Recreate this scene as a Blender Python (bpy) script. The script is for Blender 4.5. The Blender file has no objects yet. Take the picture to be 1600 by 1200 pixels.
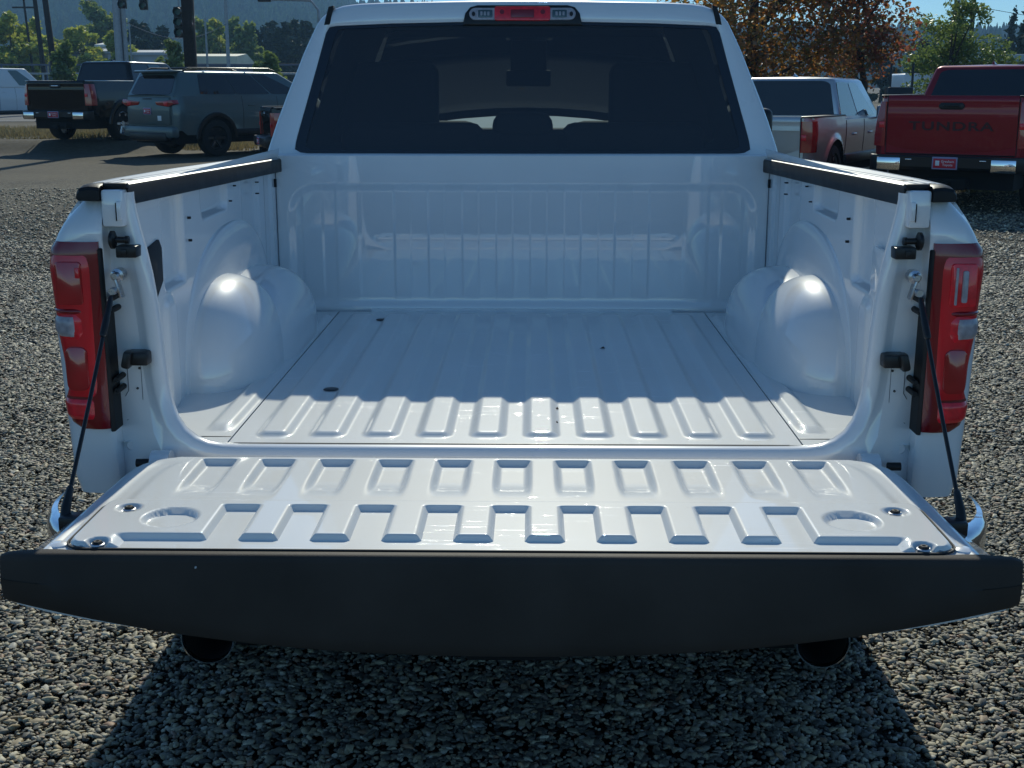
import bpy, bmesh, math, random
import numpy as np
from mathutils import Vector, Matrix, noise
R = math.radians
S = bpy.context.scene
COL = S.collection

# ------------------------------------------------------------------ camera
cam = bpy.data.cameras.new('camera')
cam_ob = bpy.data.objects.new('camera', cam); COL.objects.link(cam_ob)
cam_ob.location = (.04, -2.66, 1.637)
cam_ob.rotation_euler = (R(90 - 13.2), 0, R(.95))
cam.sensor_width = 36; cam.lens = 45.0
cam.clip_start = .05; cam.clip_end = 12000
S.camera = cam_ob

# ------------------------------------------------------------------ light
SUN_EL, SUN_AZ = 34.2, 0.5          # the sun stands ahead of the truck (+Y)
W = bpy.data.worlds.new('World'); S.world = W; W.use_nodes = True
nt = W.node_tree; nt.nodes.clear()
wo = nt.nodes.new('ShaderNodeOutputWorld'); bg = nt.nodes.new('ShaderNodeBackground')
sky = nt.nodes.new('ShaderNodeTexSky'); sky.sky_type = 'NISHITA'; sky.sun_disc = False
sky.sun_elevation = R(SUN_EL); sky.sun_rotation = R(SUN_AZ)
sky.air_density = .8; sky.dust_density = .05; sky.ozone_density = 3.5
bg.inputs['Strength'].default_value = .105
wb = nt.nodes.new('ShaderNodeMix'); wb.data_type = 'RGBA'; wb.blend_type = 'MULTIPLY'; wb.inputs[0].default_value = 1
wb.inputs[7].default_value = (.72, 1.0, 1.10, 1)      # the phone's cool white balance, same over the whole sky
nt.links.new(sky.outputs[0], wb.inputs[6]); nt.links.new(wb.outputs[2], bg.inputs[0]); nt.links.new(bg.outputs[0], wo.inputs[0])
sl = bpy.data.lights.new('sun', 'SUN'); sl.energy = 3.6; sl.angle = R(.53); sl.color = (1, .985, .83)
so = bpy.data.objects.new('sun', sl); COL.objects.link(so)
so.rotation_euler = (R(-(90 - SUN_EL)), 0, R(-SUN_AZ)); so.location = (0, 40, 30)
S.view_settings.view_transform = 'Standard'; S.view_settings.look = 'None'
S.view_settings.exposure = 0; S.view_settings.gamma = 1; S.view_settings.use_curve_mapping = False
S.cycles.max_bounces = 8; S.cycles.transparent_max_bounces = 12
S.cycles.volume_bounces = 0
S.cycles.caustics_reflective = False; S.cycles.caustics_refractive = False
S.cycles.sample_clamp_indirect = 6
S.cycles.use_denoising = True

# ------------------------------------------------------------------ materials
def mat(name, col=(.5,.5,.5), rough=.5, metal=0, coat=0, coatr=.03, spec=.5, nscale=0, namt=0, rvar=0,
        bump=0, bscale=50, emis=None, trans=0, col2=None, ior=1.45):
    m = bpy.data.materials.new(name); m.use_nodes = True
    t = m.node_tree; b = t.nodes['Principled BSDF']
    b.inputs['Base Color'].default_value = (*col, 1); b.inputs['Roughness'].default_value = rough
    b.inputs['Metallic'].default_value = metal; b.inputs['Coat Weight'].default_value = coat
    b.inputs['Coat Roughness'].default_value = coatr; b.inputs['Specular IOR Level'].default_value = spec
    b.inputs['Transmission Weight'].default_value = trans; b.inputs['IOR'].default_value = ior
    m['bsdf'] = b.name
    if nscale or bump or rvar:
        tc = t.nodes.new('ShaderNodeTexCoord')
        n = t.nodes.new('ShaderNodeTexNoise'); n.inputs['Scale'].default_value = nscale or 20
        n.inputs['Detail'].default_value = 6; t.links.new(tc.outputs['Object'], n.inputs['Vector'])
        if namt or col2:
            mx = t.nodes.new('ShaderNodeMix'); mx.data_type = 'RGBA'
            c2 = col2 or tuple(c * (1 - namt) for c in col)
            mx.inputs[6].default_value = (*col, 1); mx.inputs[7].default_value = (*c2, 1)
            mr = t.nodes.new('ShaderNodeMapRange'); mr.inputs[1].default_value = .35; mr.inputs[2].default_value = .68
            t.links.new(n.outputs[0], mr.inputs[0]); t.links.new(mr.outputs[0], mx.inputs[0])
            t.links.new(mx.outputs[2], b.inputs['Base Color'])
        if rvar:
            mr = t.nodes.new('ShaderNodeMapRange'); mr.inputs[1].default_value = .3; mr.inputs[2].default_value = .7
            mr.inputs[3].default_value = max(0, rough - rvar); mr.inputs[4].default_value = rough + rvar
            t.links.new(n.outputs[0], mr.inputs[0]); t.links.new(mr.outputs[0], b.inputs['Roughness'])
        if bump:
            n2 = t.nodes.new('ShaderNodeTexNoise'); n2.inputs['Scale'].default_value = bscale; n2.inputs['Detail'].default_value = 4
            t.links.new(tc.outputs['Object'], n2.inputs['Vector'])
            bp = t.nodes.new('ShaderNodeBump'); bp.inputs['Strength'].default_value = 1; bp.inputs['Distance'].default_value = bump
            t.links.new(n2.outputs[0], bp.inputs['Height']); t.links.new(bp.outputs[0], b.inputs['Normal'])
    return m

def scratched(name, col, dust=.4):
    """white gloss paint with fine scratches and dust specks"""
    m = mat(name, col, .42, 0, .8, .035, .12)
    t = m.node_tree; b = t.nodes[m['bsdf']]
    tc = t.nodes.new('ShaderNodeTexCoord')
    hs = []
    for i, (rot, sc) in enumerate((((0,0,.5), (2, 60, 1)), ((0,0,-.7), (3, 75, 1)), ((0,0,1.35), (2.5, 55, 1)))):
        mp = t.nodes.new('ShaderNodeMapping'); mp.inputs['Rotation'].default_value = rot; mp.inputs['Scale'].default_value = sc
        mp.inputs['Location'].default_value = (i * 3.1, i * 1.7, 0)
        t.links.new(tc.outputs['Object'], mp.inputs[0])
        nn = t.nodes.new('ShaderNodeTexNoise'); nn.inputs['Scale'].default_value = 1.6; nn.inputs['Detail'].default_value = 3
        nn.inputs['Distortion'].default_value = .6
        t.links.new(mp.outputs[0], nn.inputs[0])
        r_ = t.nodes.new('ShaderNodeMapRange'); r_.inputs[1].default_value = .66; r_.inputs[2].default_value = .70
        t.links.new(nn.outputs[0], r_.inputs[0]); hs.append(r_)
    a = t.nodes.new('ShaderNodeMath'); a.operation = 'MAXIMUM'; t.links.new(hs[0].outputs[0], a.inputs[0]); t.links.new(hs[1].outputs[0], a.inputs[1])
    a2 = t.nodes.new('ShaderNodeMath'); a2.operation = 'MAXIMUM'; t.links.new(a.outputs[0], a2.inputs[0]); t.links.new(hs[2].outputs[0], a2.inputs[1])
    msk = t.nodes.new('ShaderNodeTexNoise'); msk.inputs['Scale'].default_value = 5; t.links.new(tc.outputs['Object'], msk.inputs[0])
    mk = t.nodes.new('ShaderNodeMapRange'); mk.inputs[1].default_value = .5; mk.inputs[2].default_value = .62; t.links.new(msk.outputs[0], mk.inputs[0])
    a3 = t.nodes.new('ShaderNodeMath'); a3.operation = 'MULTIPLY'; t.links.new(a2.outputs[0], a3.inputs[0]); t.links.new(mk.outputs[0], a3.inputs[1])
    # dust specks
    vo = t.nodes.new('ShaderNodeTexVoronoi'); vo.inputs['Scale'].default_value = 55; t.links.new(tc.outputs['Object'], vo.inputs['Vector'])
    vr = t.nodes.new('ShaderNodeMapRange'); vr.inputs[1].default_value = .05; vr.inputs[2].default_value = .09
    vr.inputs[3].default_value = 1; vr.inputs[4].default_value = 0
    t.links.new(vo.outputs['Distance'], vr.inputs[0])
    sx = t.nodes.new('ShaderNodeSeparateColor'); t.links.new(vo.outputs['Color'], sx.inputs[0])
    gt = t.nodes.new('ShaderNodeMath'); gt.operation = 'GREATER_THAN'; gt.inputs[1].default_value = .9; t.links.new(sx.outputs[0], gt.inputs[0])
    ds = t.nodes.new('ShaderNodeMath'); ds.operation = 'MULTIPLY'; t.links.new(vr.outputs[0], ds.inputs[0]); t.links.new(gt.outputs[0], ds.inputs[1])
    cl = t.nodes.new('ShaderNodeTexNoise'); cl.inputs['Scale'].default_value = 3; cl.inputs['Detail'].default_value = 7; t.links.new(tc.outputs['Object'], cl.inputs[0])
    c0 = t.nodes.new('ShaderNodeMix'); c0.data_type = 'RGBA'; c0.inputs[6].default_value = (*col, 1)
    c0.inputs[7].default_value = (col[0]*.88, col[1]*.88, col[2]*.85, 1); t.links.new(cl.outputs[0], c0.inputs[0])
    c1 = t.nodes.new('ShaderNodeMix'); c1.data_type = 'RGBA'; c1.inputs[7].default_value = (.25, .22, .18, 1)
    dm = t.nodes.new('ShaderNodeMath'); dm.operation = 'MULTIPLY'; dm.inputs[1].default_value = dust; t.links.new(ds.outputs[0], dm.inputs[0])
    cs = t.nodes.new('ShaderNodeMix'); cs.data_type = 'RGBA'; cs.inputs[7].default_value = (.95,.95,.95,1)
    sm_ = t.nodes.new('ShaderNodeMath'); sm_.operation = 'MULTIPLY'; sm_.inputs[1].default_value = .55; t.links.new(a3.outputs[0], sm_.inputs[0])
    t.links.new(c0.outputs[2], cs.inputs[6]); t.links.new(sm_.outputs[0], cs.inputs[0]); t.links.new(cs.outputs[2], c1.inputs[6]); t.links.new(dm.outputs[0], c1.inputs[0]); t.links.new(c1.outputs[2], b.inputs['Base Color'])
    cr = t.nodes.new('ShaderNodeMapRange'); cr.inputs[3].default_value = .04; cr.inputs[4].default_value = .22
    t.links.new(a3.outputs[0], cr.inputs[0]); t.links.new(cr.outputs[0], b.inputs['Coat Roughness'])
    bp = t.nodes.new('ShaderNodeBump'); bp.inputs['Strength'].default_value = .5; bp.inputs['Distance'].default_value = .0006
    t.links.new(a3.outputs[0], bp.inputs['Height']); t.links.new(bp.outputs[0], b.inputs['Coat Normal'])
    return m

M = {}
M['white'] = mat('white_paint', (.78,.79,.80), .3, 0, 1, .02, nscale=2, rvar=.04)
M['bedwhite'] = mat('bed_white_paint', (.80,.81,.81), .38, 0, 1, .015, .15, nscale=4, namt=.05, bump=.0003, bscale=7)
for k_ in ('white','bedwhite'): M[k_].node_tree.nodes['Principled BSDF'].inputs['Coat IOR'].default_value = 1.75 if k_ == 'white' else 1.8
M['floorwhite'] = scratched('floor_white_paint', (.80,.80,.79))
M['charcoal'] = mat('charcoal_textured_plastic', (.064,.052,.044), .6, spec=.2, nscale=5, namt=.3, bump=.0004, bscale=900)
M['black'] = mat('black_plastic', (.012,.012,.013), .38, nscale=30, rvar=.08)
M['capblack'] = mat('rail_cap_plastic', (.013,.013,.014), .5, spec=.35, nscale=14, rvar=.05, bump=.0002, bscale=700)
M['captop'] = mat('rail_cap_top_plastic', (.03,.03,.032), .5, coat=1, coatr=.42, spec=1, nscale=14, rvar=.05)
M['captop'].node_tree.nodes['Principled BSDF'].inputs['Coat IOR'].default_value = 2.8
M['rubber'] = mat('rubber', (.014,.014,.014), .8, nscale=12, namt=.3)
M['dark'] = mat('dark_underbody', (.012,.012,.013), .9, nscale=5, namt=.4)
M['chrome'] = mat('chrome', (.75,.76,.78), .07, 1, nscale=6, rvar=.03)
M['steel'] = mat('steel', (.5,.5,.52), .3, 1, nscale=60, rvar=.1)
M['rim'] = mat('alloy_rim', (.45,.46,.48), .3, .9, nscale=20, rvar=.08)
M['rimblack'] = mat('black_rim', (.02,.02,.022), .35, .3, .5, nscale=20, rvar=.08)
M['lens'] = mat('red_lens', (.80,.010,.022), .25, 0, .7, .02, nscale=3, namt=.3)
M['lensdark'] = mat('dark_red_lens', (.24,.004,.009), .25, 0, .7, .02, nscale=3, namt=.3)
M['lensbright'] = mat('bright_red_lens', (.95,.02,.035), .25, 0, .6, .02, nscale=60, namt=.3)
M['lensclear'] = mat('clear_lens', (.42,.39,.42), .3, 0, .5, .02, nscale=90, namt=.3)
M['orange'] = mat('amber_glow', (.6,.16,.05), .3, 0, .4)
M['trimbl'] = mat('gasket', (.01,.01,.011), .6, nscale=20, namt=.2)
M['interior'] = mat('cab_interior', (.012,.012,.013), .85, nscale=9, namt=.2)
M['drkhole'] = mat('dark_plate', (.012,.012,.014), .6, nscale=9, namt=.2)
M['leafbit'] = mat('dry_leaf_bit', (.05,.03,.02), .8, nscale=20, namt=.4)

def glass(name, tint, rough=.0, film=0):
    """tinted window: see-through with a mirror-like surface"""
    m = bpy.data.materials.new(name); m.use_nodes = True; t = m.node_tree; t.nodes.clear()
    o = t.nodes.new('ShaderNodeOutputMaterial'); mx = t.nodes.new('ShaderNodeMixShader')
    tr = t.nodes.new('ShaderNodeBsdfTransparent'); tr.inputs[0].default_value = (*tint, 1)
    gl = t.nodes.new('ShaderNodeBsdfGlossy'); gl.inputs['Roughness'].default_value = rough; gl.inputs[0].default_value = (.9,.95,1,1)
    fr = t.nodes.new('ShaderNodeFresnel'); fr.inputs[0].default_value = 1.5
    t.links.new(fr.outputs[0], mx.inputs[0]); t.links.new(tr.outputs[0], mx.inputs[1]); t.links.new(gl.outputs[0], mx.inputs[2])
    if film:      # thin film of road dust on the outside
        d = t.nodes.new('ShaderNodeBsdfDiffuse'); d.inputs[0].default_value = (.5,.5,.52,1); m3 = t.nodes.new('ShaderNodeMixShader'); m3.inputs[0].default_value = film
        t.links.new(mx.outputs[0], m3.inputs[1]); t.links.new(d.outputs[0], m3.inputs[2]); mx = m3
    t.links.new(mx.outputs[0], o.inputs[0]); return m
M['glass'] = glass('tinted_rear_glass', (.46,.52,.52), film=.045)
M['windshield'] = glass('windshield_glass', (.88,.95,.93))
M['sideglass'] = mat('dark_privacy_glass', (.006,.008,.012), .03, 0, .6, .01)
M['sideglass2'] = mat('light_side_glass', (.05,.09,.095), .03, 0, 1, .01)

# ------------------------------------------------------------------ mesh helpers
class MB:
    def __init__(s): s.v = []; s.f = []
    def add(s, vs, fs):
        o = len(s.v); s.v += [tuple(v) for v in vs]; s.f += [tuple(i + o for i in f) for f in fs]; return s
    def quad(s, a, b, c, d): return s.add([a,b,c,d], [(0,1,2,3)])
    def grid(s, rows, closed=False, flip=False):
        n = len(rows[0]); vs = [p for r in rows for p in r]; fs = []
        for i in range(len(rows) - 1):
            for j in range(n if closed else n - 1):
                a, b = i*n + j, i*n + (j+1) % n; c, d = b + n, a + n
                fs.append((a,d,c,b) if flip else (a,b,c,d))
        return s.add(vs, fs)
    def fan(s, ring, flip=False):
        return s.add(ring, [tuple(range(len(ring)))[::-1] if flip else tuple(range(len(ring)))])
    def box(s, x0, x1, y0, y1, z0, z1):
        v = [(x,y,z) for z in (z0,z1) for y in (y0,y1) for x in (x0,x1)]
        return s.add(v, [(0,2,3,1),(4,5,7,6),(0,1,5,4),(2,6,7,3),(0,4,6,2),(1,3,7,5)])
    def bbox(s, x0, x1, y0, y1, z0, z1, b=.01, seg=2, rot=None, about=None):
        bm = bmesh.new(); bmesh.ops.create_cube(bm, size=1)
        for v in bm.verts:
            v.co = Vector((x0 + (v.co.x+.5)*(x1-x0), y0 + (v.co.y+.5)*(y1-y0), z0 + (v.co.z+.5)*(z1-z0)))
        b = min(b, .49*min(abs(x1-x0), abs(y1-y0), abs(z1-z0)))
        bmesh.ops.bevel(bm, geom=bm.edges[:], offset=b, segments=seg, profile=.5, affect='EDGES')
        return s.addbm(bm, rot, about)
    def addbm(s, bm, rot=None, about=None):
        bm.verts.index_update()
        if rot is not None:
            c = Vector(about or (0,0,0))
            for v in bm.verts: v.co = c + rot @ (v.co - c)
        s.add([v.co[:] for v in bm.verts], [[v.index for v in f.verts] for f in bm.faces]); bm.free(); return s
    def hull(s, pts, b=.05, seg=3):
        """convex solid through pts with rounded edges"""
        bm = bmesh.new()
        for p in pts: bm.verts.new(p)
        r = bmesh.ops.convex_hull(bm, input=bm.verts)
        bmesh.ops.dissolve_limit(bm, angle_limit=R(1), verts=bm.verts, edges=bm.edges)
        if b: bmesh.ops.bevel(bm, geom=bm.edges[:], offset=b, segments=seg, profile=.5, affect='EDGES')
        return s.addbm(bm)
    def tube(s, path, r, n=10, caps=True):
        path = [Vector(p) for p in path]; rr = r if isinstance(r, (list, tuple)) else [r]*len(path)
        rows = []; a = None
        for i, p in enumerate(path):
            d = (path[min(i+1, len(path)-1)] - path[max(i-1, 0)]).normalized()
            if a is None:
                a = d.cross(Vector((0,0,1)))
                if a.length < .05: a = d.cross(Vector((0,1,0)))
            a = (a - d*a.dot(d)).normalized(); b = d.cross(a).normalized()
            rows.append([tuple(p + rr[i]*(math.cos(t)*a + math.sin(t)*b)) for t in [2*math.pi*k/n for k in range(n)]])
        s.grid(rows, closed=True)
        if caps: s.fan(rows[0]); s.fan(rows[-1], True)
        return s
    def lathe(s, prof, c=(0,0,0), axis='X', n=32, closed=False):
        rows = []
        for (a, r) in prof:
            row = []
            for k in range(n):
                t = 2*math.pi*k/n; u, w = r*math.cos(t), r*math.sin(t)
                row.append({'X': (c[0]+a, c[1]+u, c[2]+w), 'Y': (c[0]+u, c[1]+a, c[2]+w), 'Z': (c[0]+u, c[1]+w, c[2]+a)}[axis])
            rows.append(row)
        return s.grid(rows, closed=True)
    def prism(s, poly, d0, d1, axis='Y', b=0):
        """polygon (2-D) extruded between d0 and d1 along axis, optional bevel"""
        def P(u, w, d): return {'X': (d,u,w), 'Y': (u,d,w), 'Z': (u,w,d)}[axis]
        bm = bmesh.new(); a = [bm.verts.new(P(u,w,d0)) for u,w in poly]; c = [bm.verts.new(P(u,w,d1)) for u,w in poly]
        bm.faces.new(a); bm.faces.new(c[::-1]); n = len(poly)
        for i in range(n): bm.faces.new((a[i], c[i], c[(i+1)%n], a[(i+1)%n]))
        bmesh.ops.recalc_face_normals(bm, faces=bm.faces)
        if b: bmesh.ops.bevel(bm, geom=[e for e in bm.edges if e.calc_face_angle(0) > R(25)], offset=b, segments=2, profile=.5, affect='EDGES')
        return s.addbm(bm)
    def mirror(s):
        s.add([(-x,y,z) for x,y,z in s.v], [f[::-1] for f in s.f]); return s
    def build(s, name, m, parent=None, ang=38, fix=True, smooth=True):
        me = bpy.data.meshes.new(name); me.from_pydata(s.v, [], s.f)
        if fix:
            bm = bmesh.new(); bm.from_mesh(me)
            bmesh.ops.remove_doubles(bm, verts=bm.verts, dist=1e-5)
            bmesh.ops.recalc_face_normals(bm, faces=bm.faces); bm.to_mesh(me); bm.free()
        if smooth:
            me.polygons.foreach_set('use_smooth', [True]*len(me.polygons))
            try: me.set_sharp_from_angle(angle=R(ang))
            except Exception: pass
        me.materials.append(M[m] if isinstance(m, str) else m)
        o = bpy.data.objects.new(name, me); COL.objects.link(o)
        if parent is not None: o.parent = parent
        return o
def mbmirror(fn, name, m, parent, label=None, **k):
    """build fn(side) twice, left (-1) and right (+1), as two parts"""
    out = []
    for sd in (-1, 1):
        b = fn(sd); o = b.build(name, m, parent, **k); out.append(o)
    return out
def rrect(x0, x1, z0, z1, r, n=5):
    p = []
    for cx, cz, a in ((x1-r, z1-r, 0), (x0+r, z1-r, 90), (x0+r, z0+r, 180), (x1-r, z0+r, 270)):
        for k in range(n+1):
            t = R(a + 90*k/n); p.append((cx + r*math.cos(t), cz + r*math.sin(t)))
    return p
def tag(o, label=None, cat=None, group=None, kind=None):
    if label: o['label'] = label
    if cat: o['category'] = cat
    if group: o['group'] = group
    if kind: o['kind'] = kind
    return o
def empty(name, loc, rz=0, label=None, cat=None, group=None):
    o = bpy.data.objects.new(name, None); COL.objects.link(o); o.location = loc; o.rotation_euler = (0,0,rz)
    o.empty_display_size = .2
    return tag(o, label, cat, group)
def sstep(a, b, x):
    if a == b: return 1. if x >= a else 0.
    t = min(1, max(0, (x-a)/(b-a))); return t*t*(3-2*t)
def lerpt(tab, x):
    if x <= tab[0][0]: return tab[0][1]
    for (a, u), (b, v) in zip(tab, tab[1:]):
        if x <= b: return u + (v-u)*(x-a)/(b-a)
    return tab[-1][1]
def sdrr(x, y, hx, hy, r):
    qx, qy = abs(x)-hx+r, abs(y)-hy+r
    return min(max(qx,qy),0) + math.hypot(max(qx,0), max(qy,0)) - r
def boss(x, y, cx, cy, hx, hy, r, w):
    """1 inside a rounded rectangle, falling to 0 over width w at its rim"""
    return sstep(0, w, -sdrr(x-cx, y-cy, hx, hy, r))
def frange(a, b, n): return [a + (b-a)*i/(n-1) for i in range(n)]
def text_mesh(name, s, size, ext, m, parent, mtx, bold=0, sx=1.0, spacing=1.0):
    cu = bpy.data.curves.new(name, 'FONT'); cu.body = s; cu.size = size; cu.extrude = ext; cu.offset = bold
    cu.align_x = 'CENTER'; cu.align_y = 'CENTER'; cu.space_character = spacing; cu.space_line = .95
    t = bpy.data.objects.new(name + '_tmp', cu); COL.objects.link(t)
    bpy.context.view_layer.update()
    dg = bpy.context.evaluated_depsgraph_get(); me = bpy.data.meshes.new_from_object(t.evaluated_get(dg))
    COL.objects.unlink(t); bpy.data.objects.remove(t)
    me.transform(mtx @ Matrix.Diagonal((sx,1,1,1))); me.materials.clear(); me.materials.append(M[m] if isinstance(m, str) else m)
    o = bpy.data.objects.new(name, me); COL.objects.link(o); o.parent = parent; return o
# text drawn in XY stands up facing -Y
STAND = Matrix(((1,0,0,0),(0,0,-1,0),(0,1,0,0),(0,0,0,1)))

# ================================================================== SETTING
def terrain(x, y):
    return .28 * sstep(28.2, 29.5, y) * (1 - sstep(-10.2, -8.7, x))

def ground_material():
    m = bpy.data.materials.new('gravel_lot'); m.use_nodes = True; t = m.node_tree; b = t.nodes['Principled BSDF']
    L = t.links.new; N = t.nodes.new
    tc = N('ShaderNodeTexCoord')
    b.inputs['Roughness'].default_value = .9; b.inputs['Specular IOR Level'].default_value = .2
    vo = N('ShaderNodeTexVoronoi'); vo.inputs['Scale'].default_value = 60; L(tc.outputs['Object'], vo.inputs['Vector'])
    sc = N('ShaderNodeSeparateColor'); L(vo.outputs['Color'], sc.inputs[0])
    cr = N('ShaderNodeValToRGB'); e = cr.color_ramp.elements
    e[0].position = 0; e[0].color = (.05,.05,.045,1); e[1].position = 1; e[1].color = (.55,.51,.42,1)
    for p, c in ((.35,(.14,.13,.105,1)), (.6,(.25,.225,.17,1)), (.8,(.34,.29,.20,1))):
        q = e.new(p); q.color = c
    L(sc.outputs[0], cr.inputs[0])
    big = N('ShaderNodeTexNoise'); big.inputs['Scale'].default_value = .35; big.inputs['Detail'].default_value = 6; L(tc.outputs['Object'], big.inputs[0])
    # packed dirt further out
    dn = N('ShaderNodeTexNoise'); dn.inputs['Scale'].default_value = 9; dn.inputs['Detail'].default_value = 9; dn.inputs['Roughness'].default_value = .75
    L(tc.outputs['Object'], dn.inputs[0])
    dr = N('ShaderNodeValToRGB'); e = dr.color_ramp.elements
    e[0].position = .32; e[0].color = (.075,.066,.047,1); e[1].position = .7; e[1].color = (.18,.155,.11,1); L(dn.outputs[0], dr.inputs[0])
    sp = N('ShaderNodeSeparateXYZ'); L(tc.outputs['Object'], sp.inputs[0])
    ad = N('ShaderNodeMath'); ad.operation = 'MULTIPLY_ADD'; ad.inputs[1].default_value = 9; L(big.outputs[0], ad.inputs[0]); L(sp.outputs[1], ad.inputs[2])
    mr = N('ShaderNodeMapRange'); mr.inputs[1].default_value = 22; mr.inputs[2].default_value = 26; mr.interpolation_type = 'SMOOTHSTEP'
    L(ad.outputs[0], mr.inputs[0])
    mx = N('ShaderNodeMix'); mx.data_type = 'RGBA'; L(mr.outputs[0], mx.inputs[0]); L(cr.outputs[0], mx.inputs[6]); L(dr.outputs[0], mx.inputs[7])
    # big soft variation
    bm_ = N('ShaderNodeMapRange'); bm_.inputs[1].default_value = .3; bm_.inputs[2].default_value = .7; bm_.inputs[3].default_value = .55; bm_.inputs[4].default_value = .95
    L(big.outputs[0], bm_.inputs[0])
    ml = N('ShaderNodeMix'); ml.data_type = 'RGBA'; ml.blend_type = 'MULTIPLY'; ml.inputs[0].default_value = 1
    L(mx.outputs[2], ml.inputs[6]); L(bm_.outputs[0], ml.inputs[7])
    # shade between the loose stones near the truck, painted in as darker ground
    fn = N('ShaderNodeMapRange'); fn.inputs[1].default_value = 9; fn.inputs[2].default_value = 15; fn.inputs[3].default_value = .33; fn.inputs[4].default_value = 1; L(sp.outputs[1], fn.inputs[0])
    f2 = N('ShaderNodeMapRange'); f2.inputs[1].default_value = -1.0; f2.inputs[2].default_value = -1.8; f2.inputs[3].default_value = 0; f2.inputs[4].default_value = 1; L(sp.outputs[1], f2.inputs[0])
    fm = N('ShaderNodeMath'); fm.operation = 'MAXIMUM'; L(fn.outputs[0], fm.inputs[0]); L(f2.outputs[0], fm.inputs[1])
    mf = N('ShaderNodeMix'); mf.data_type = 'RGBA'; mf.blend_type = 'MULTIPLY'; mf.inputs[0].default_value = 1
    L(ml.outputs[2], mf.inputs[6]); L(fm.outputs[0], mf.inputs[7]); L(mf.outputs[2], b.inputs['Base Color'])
    inv = N('ShaderNodeMath'); inv.operation = 'SUBTRACT'; inv.inputs[0].default_value = 1; L(mr.outputs[0], inv.inputs[1])
    hh = N('ShaderNodeMath'); hh.operation = 'MULTIPLY'; L(vo.outputs['Distance'], hh.inputs[0]); L(inv.outputs[0], hh.inputs[1])
    bp = N('ShaderNodeBump'); bp.invert = True; bp.inputs['Distance'].default_value = .022; bp.inputs['Strength'].default_value = 1
    L(hh.outputs[0], bp.inputs['Height'])
    bp2 = N('ShaderNodeBump'); bp2.inputs['Distance'].default_value = .012; L(dn.outputs[0], bp2.inputs['Height']); L(bp.outputs[0], bp2.inputs['Normal'])
    L(bp2.outputs[0], b.inputs['Normal'])
    return m
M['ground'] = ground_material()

g = MB()
xs = [-3200,-1500,-600,-250,-100,-50,-30,-22,-18,-15] + frange(-13,-7,25) + [-5,-3,0,4,8,14,22,40,80,200,600,1500,3200]
ys = [-300,-60,-15,-5,0,5,10,16,20,24,26] + frange(27.5,31,12) + [34,40,48,56,70,90,130,200,400,800,1600,3500]
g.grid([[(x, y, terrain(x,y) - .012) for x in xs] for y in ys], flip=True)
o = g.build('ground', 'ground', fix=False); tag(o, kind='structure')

# --- loose gravel: real stones, densest near the camera
def stone_material():
    m = bpy.data.materials.new('loose_stone'); m.use_nodes = True; t = m.node_tree; b = t.nodes['Principled BSDF']
    L = t.links.new; N = t.nodes.new
    oi = N('ShaderNodeObjectInfo'); cr = N('ShaderNodeValToRGB'); e = cr.color_ramp.elements
    e[0].position = 0; e[0].color = (.07,.066,.055,1); e[1].position = 1; e[1].color = (.80,.71,.50,1)
    for p, c in ((.18,(.16,.148,.118,1)), (.4,(.28,.255,.195,1)), (.6,(.43,.38,.26,1)), (.75,(.56,.49,.32,1)), (.84,(.48,.38,.23,1)), (.9,(.38,.22,.14,1)), (.93,(.58,.55,.46,1))):
        q = e.new(p); q.color = c
    L(oi.outputs['Random'], cr.inputs[0])
    tc = N('ShaderNodeTexCoord'); n = N('ShaderNodeTexNoise'); n.inputs['Scale'].default_value = 3; n.inputs['Detail'].default_value = 6
    L(tc.outputs['Object'], n.inputs[0])
    mr = N('ShaderNodeMapRange'); mr.inputs[1].default_value = .3; mr.inputs[2].default_value = .7; mr.inputs[3].default_value = .55; mr.inputs[4].default_value = .95
    L(n.outputs[0], mr.inputs[0])
    ml = N('ShaderNodeMix'); ml.data_type = 'RGBA'; ml.blend_type = 'MULTIPLY'; ml.inputs[0].default_value = 1
    L(cr.outputs[0], ml.inputs[6]); L(mr.outputs[0], ml.inputs[7]); L(ml.outputs[2], b.inputs['Base Color'])
    b.inputs['Roughness'].default_value = .62; b.inputs['Specular IOR Level'].default_value = .4
    return m
M['stone'] = stone_material()

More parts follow.
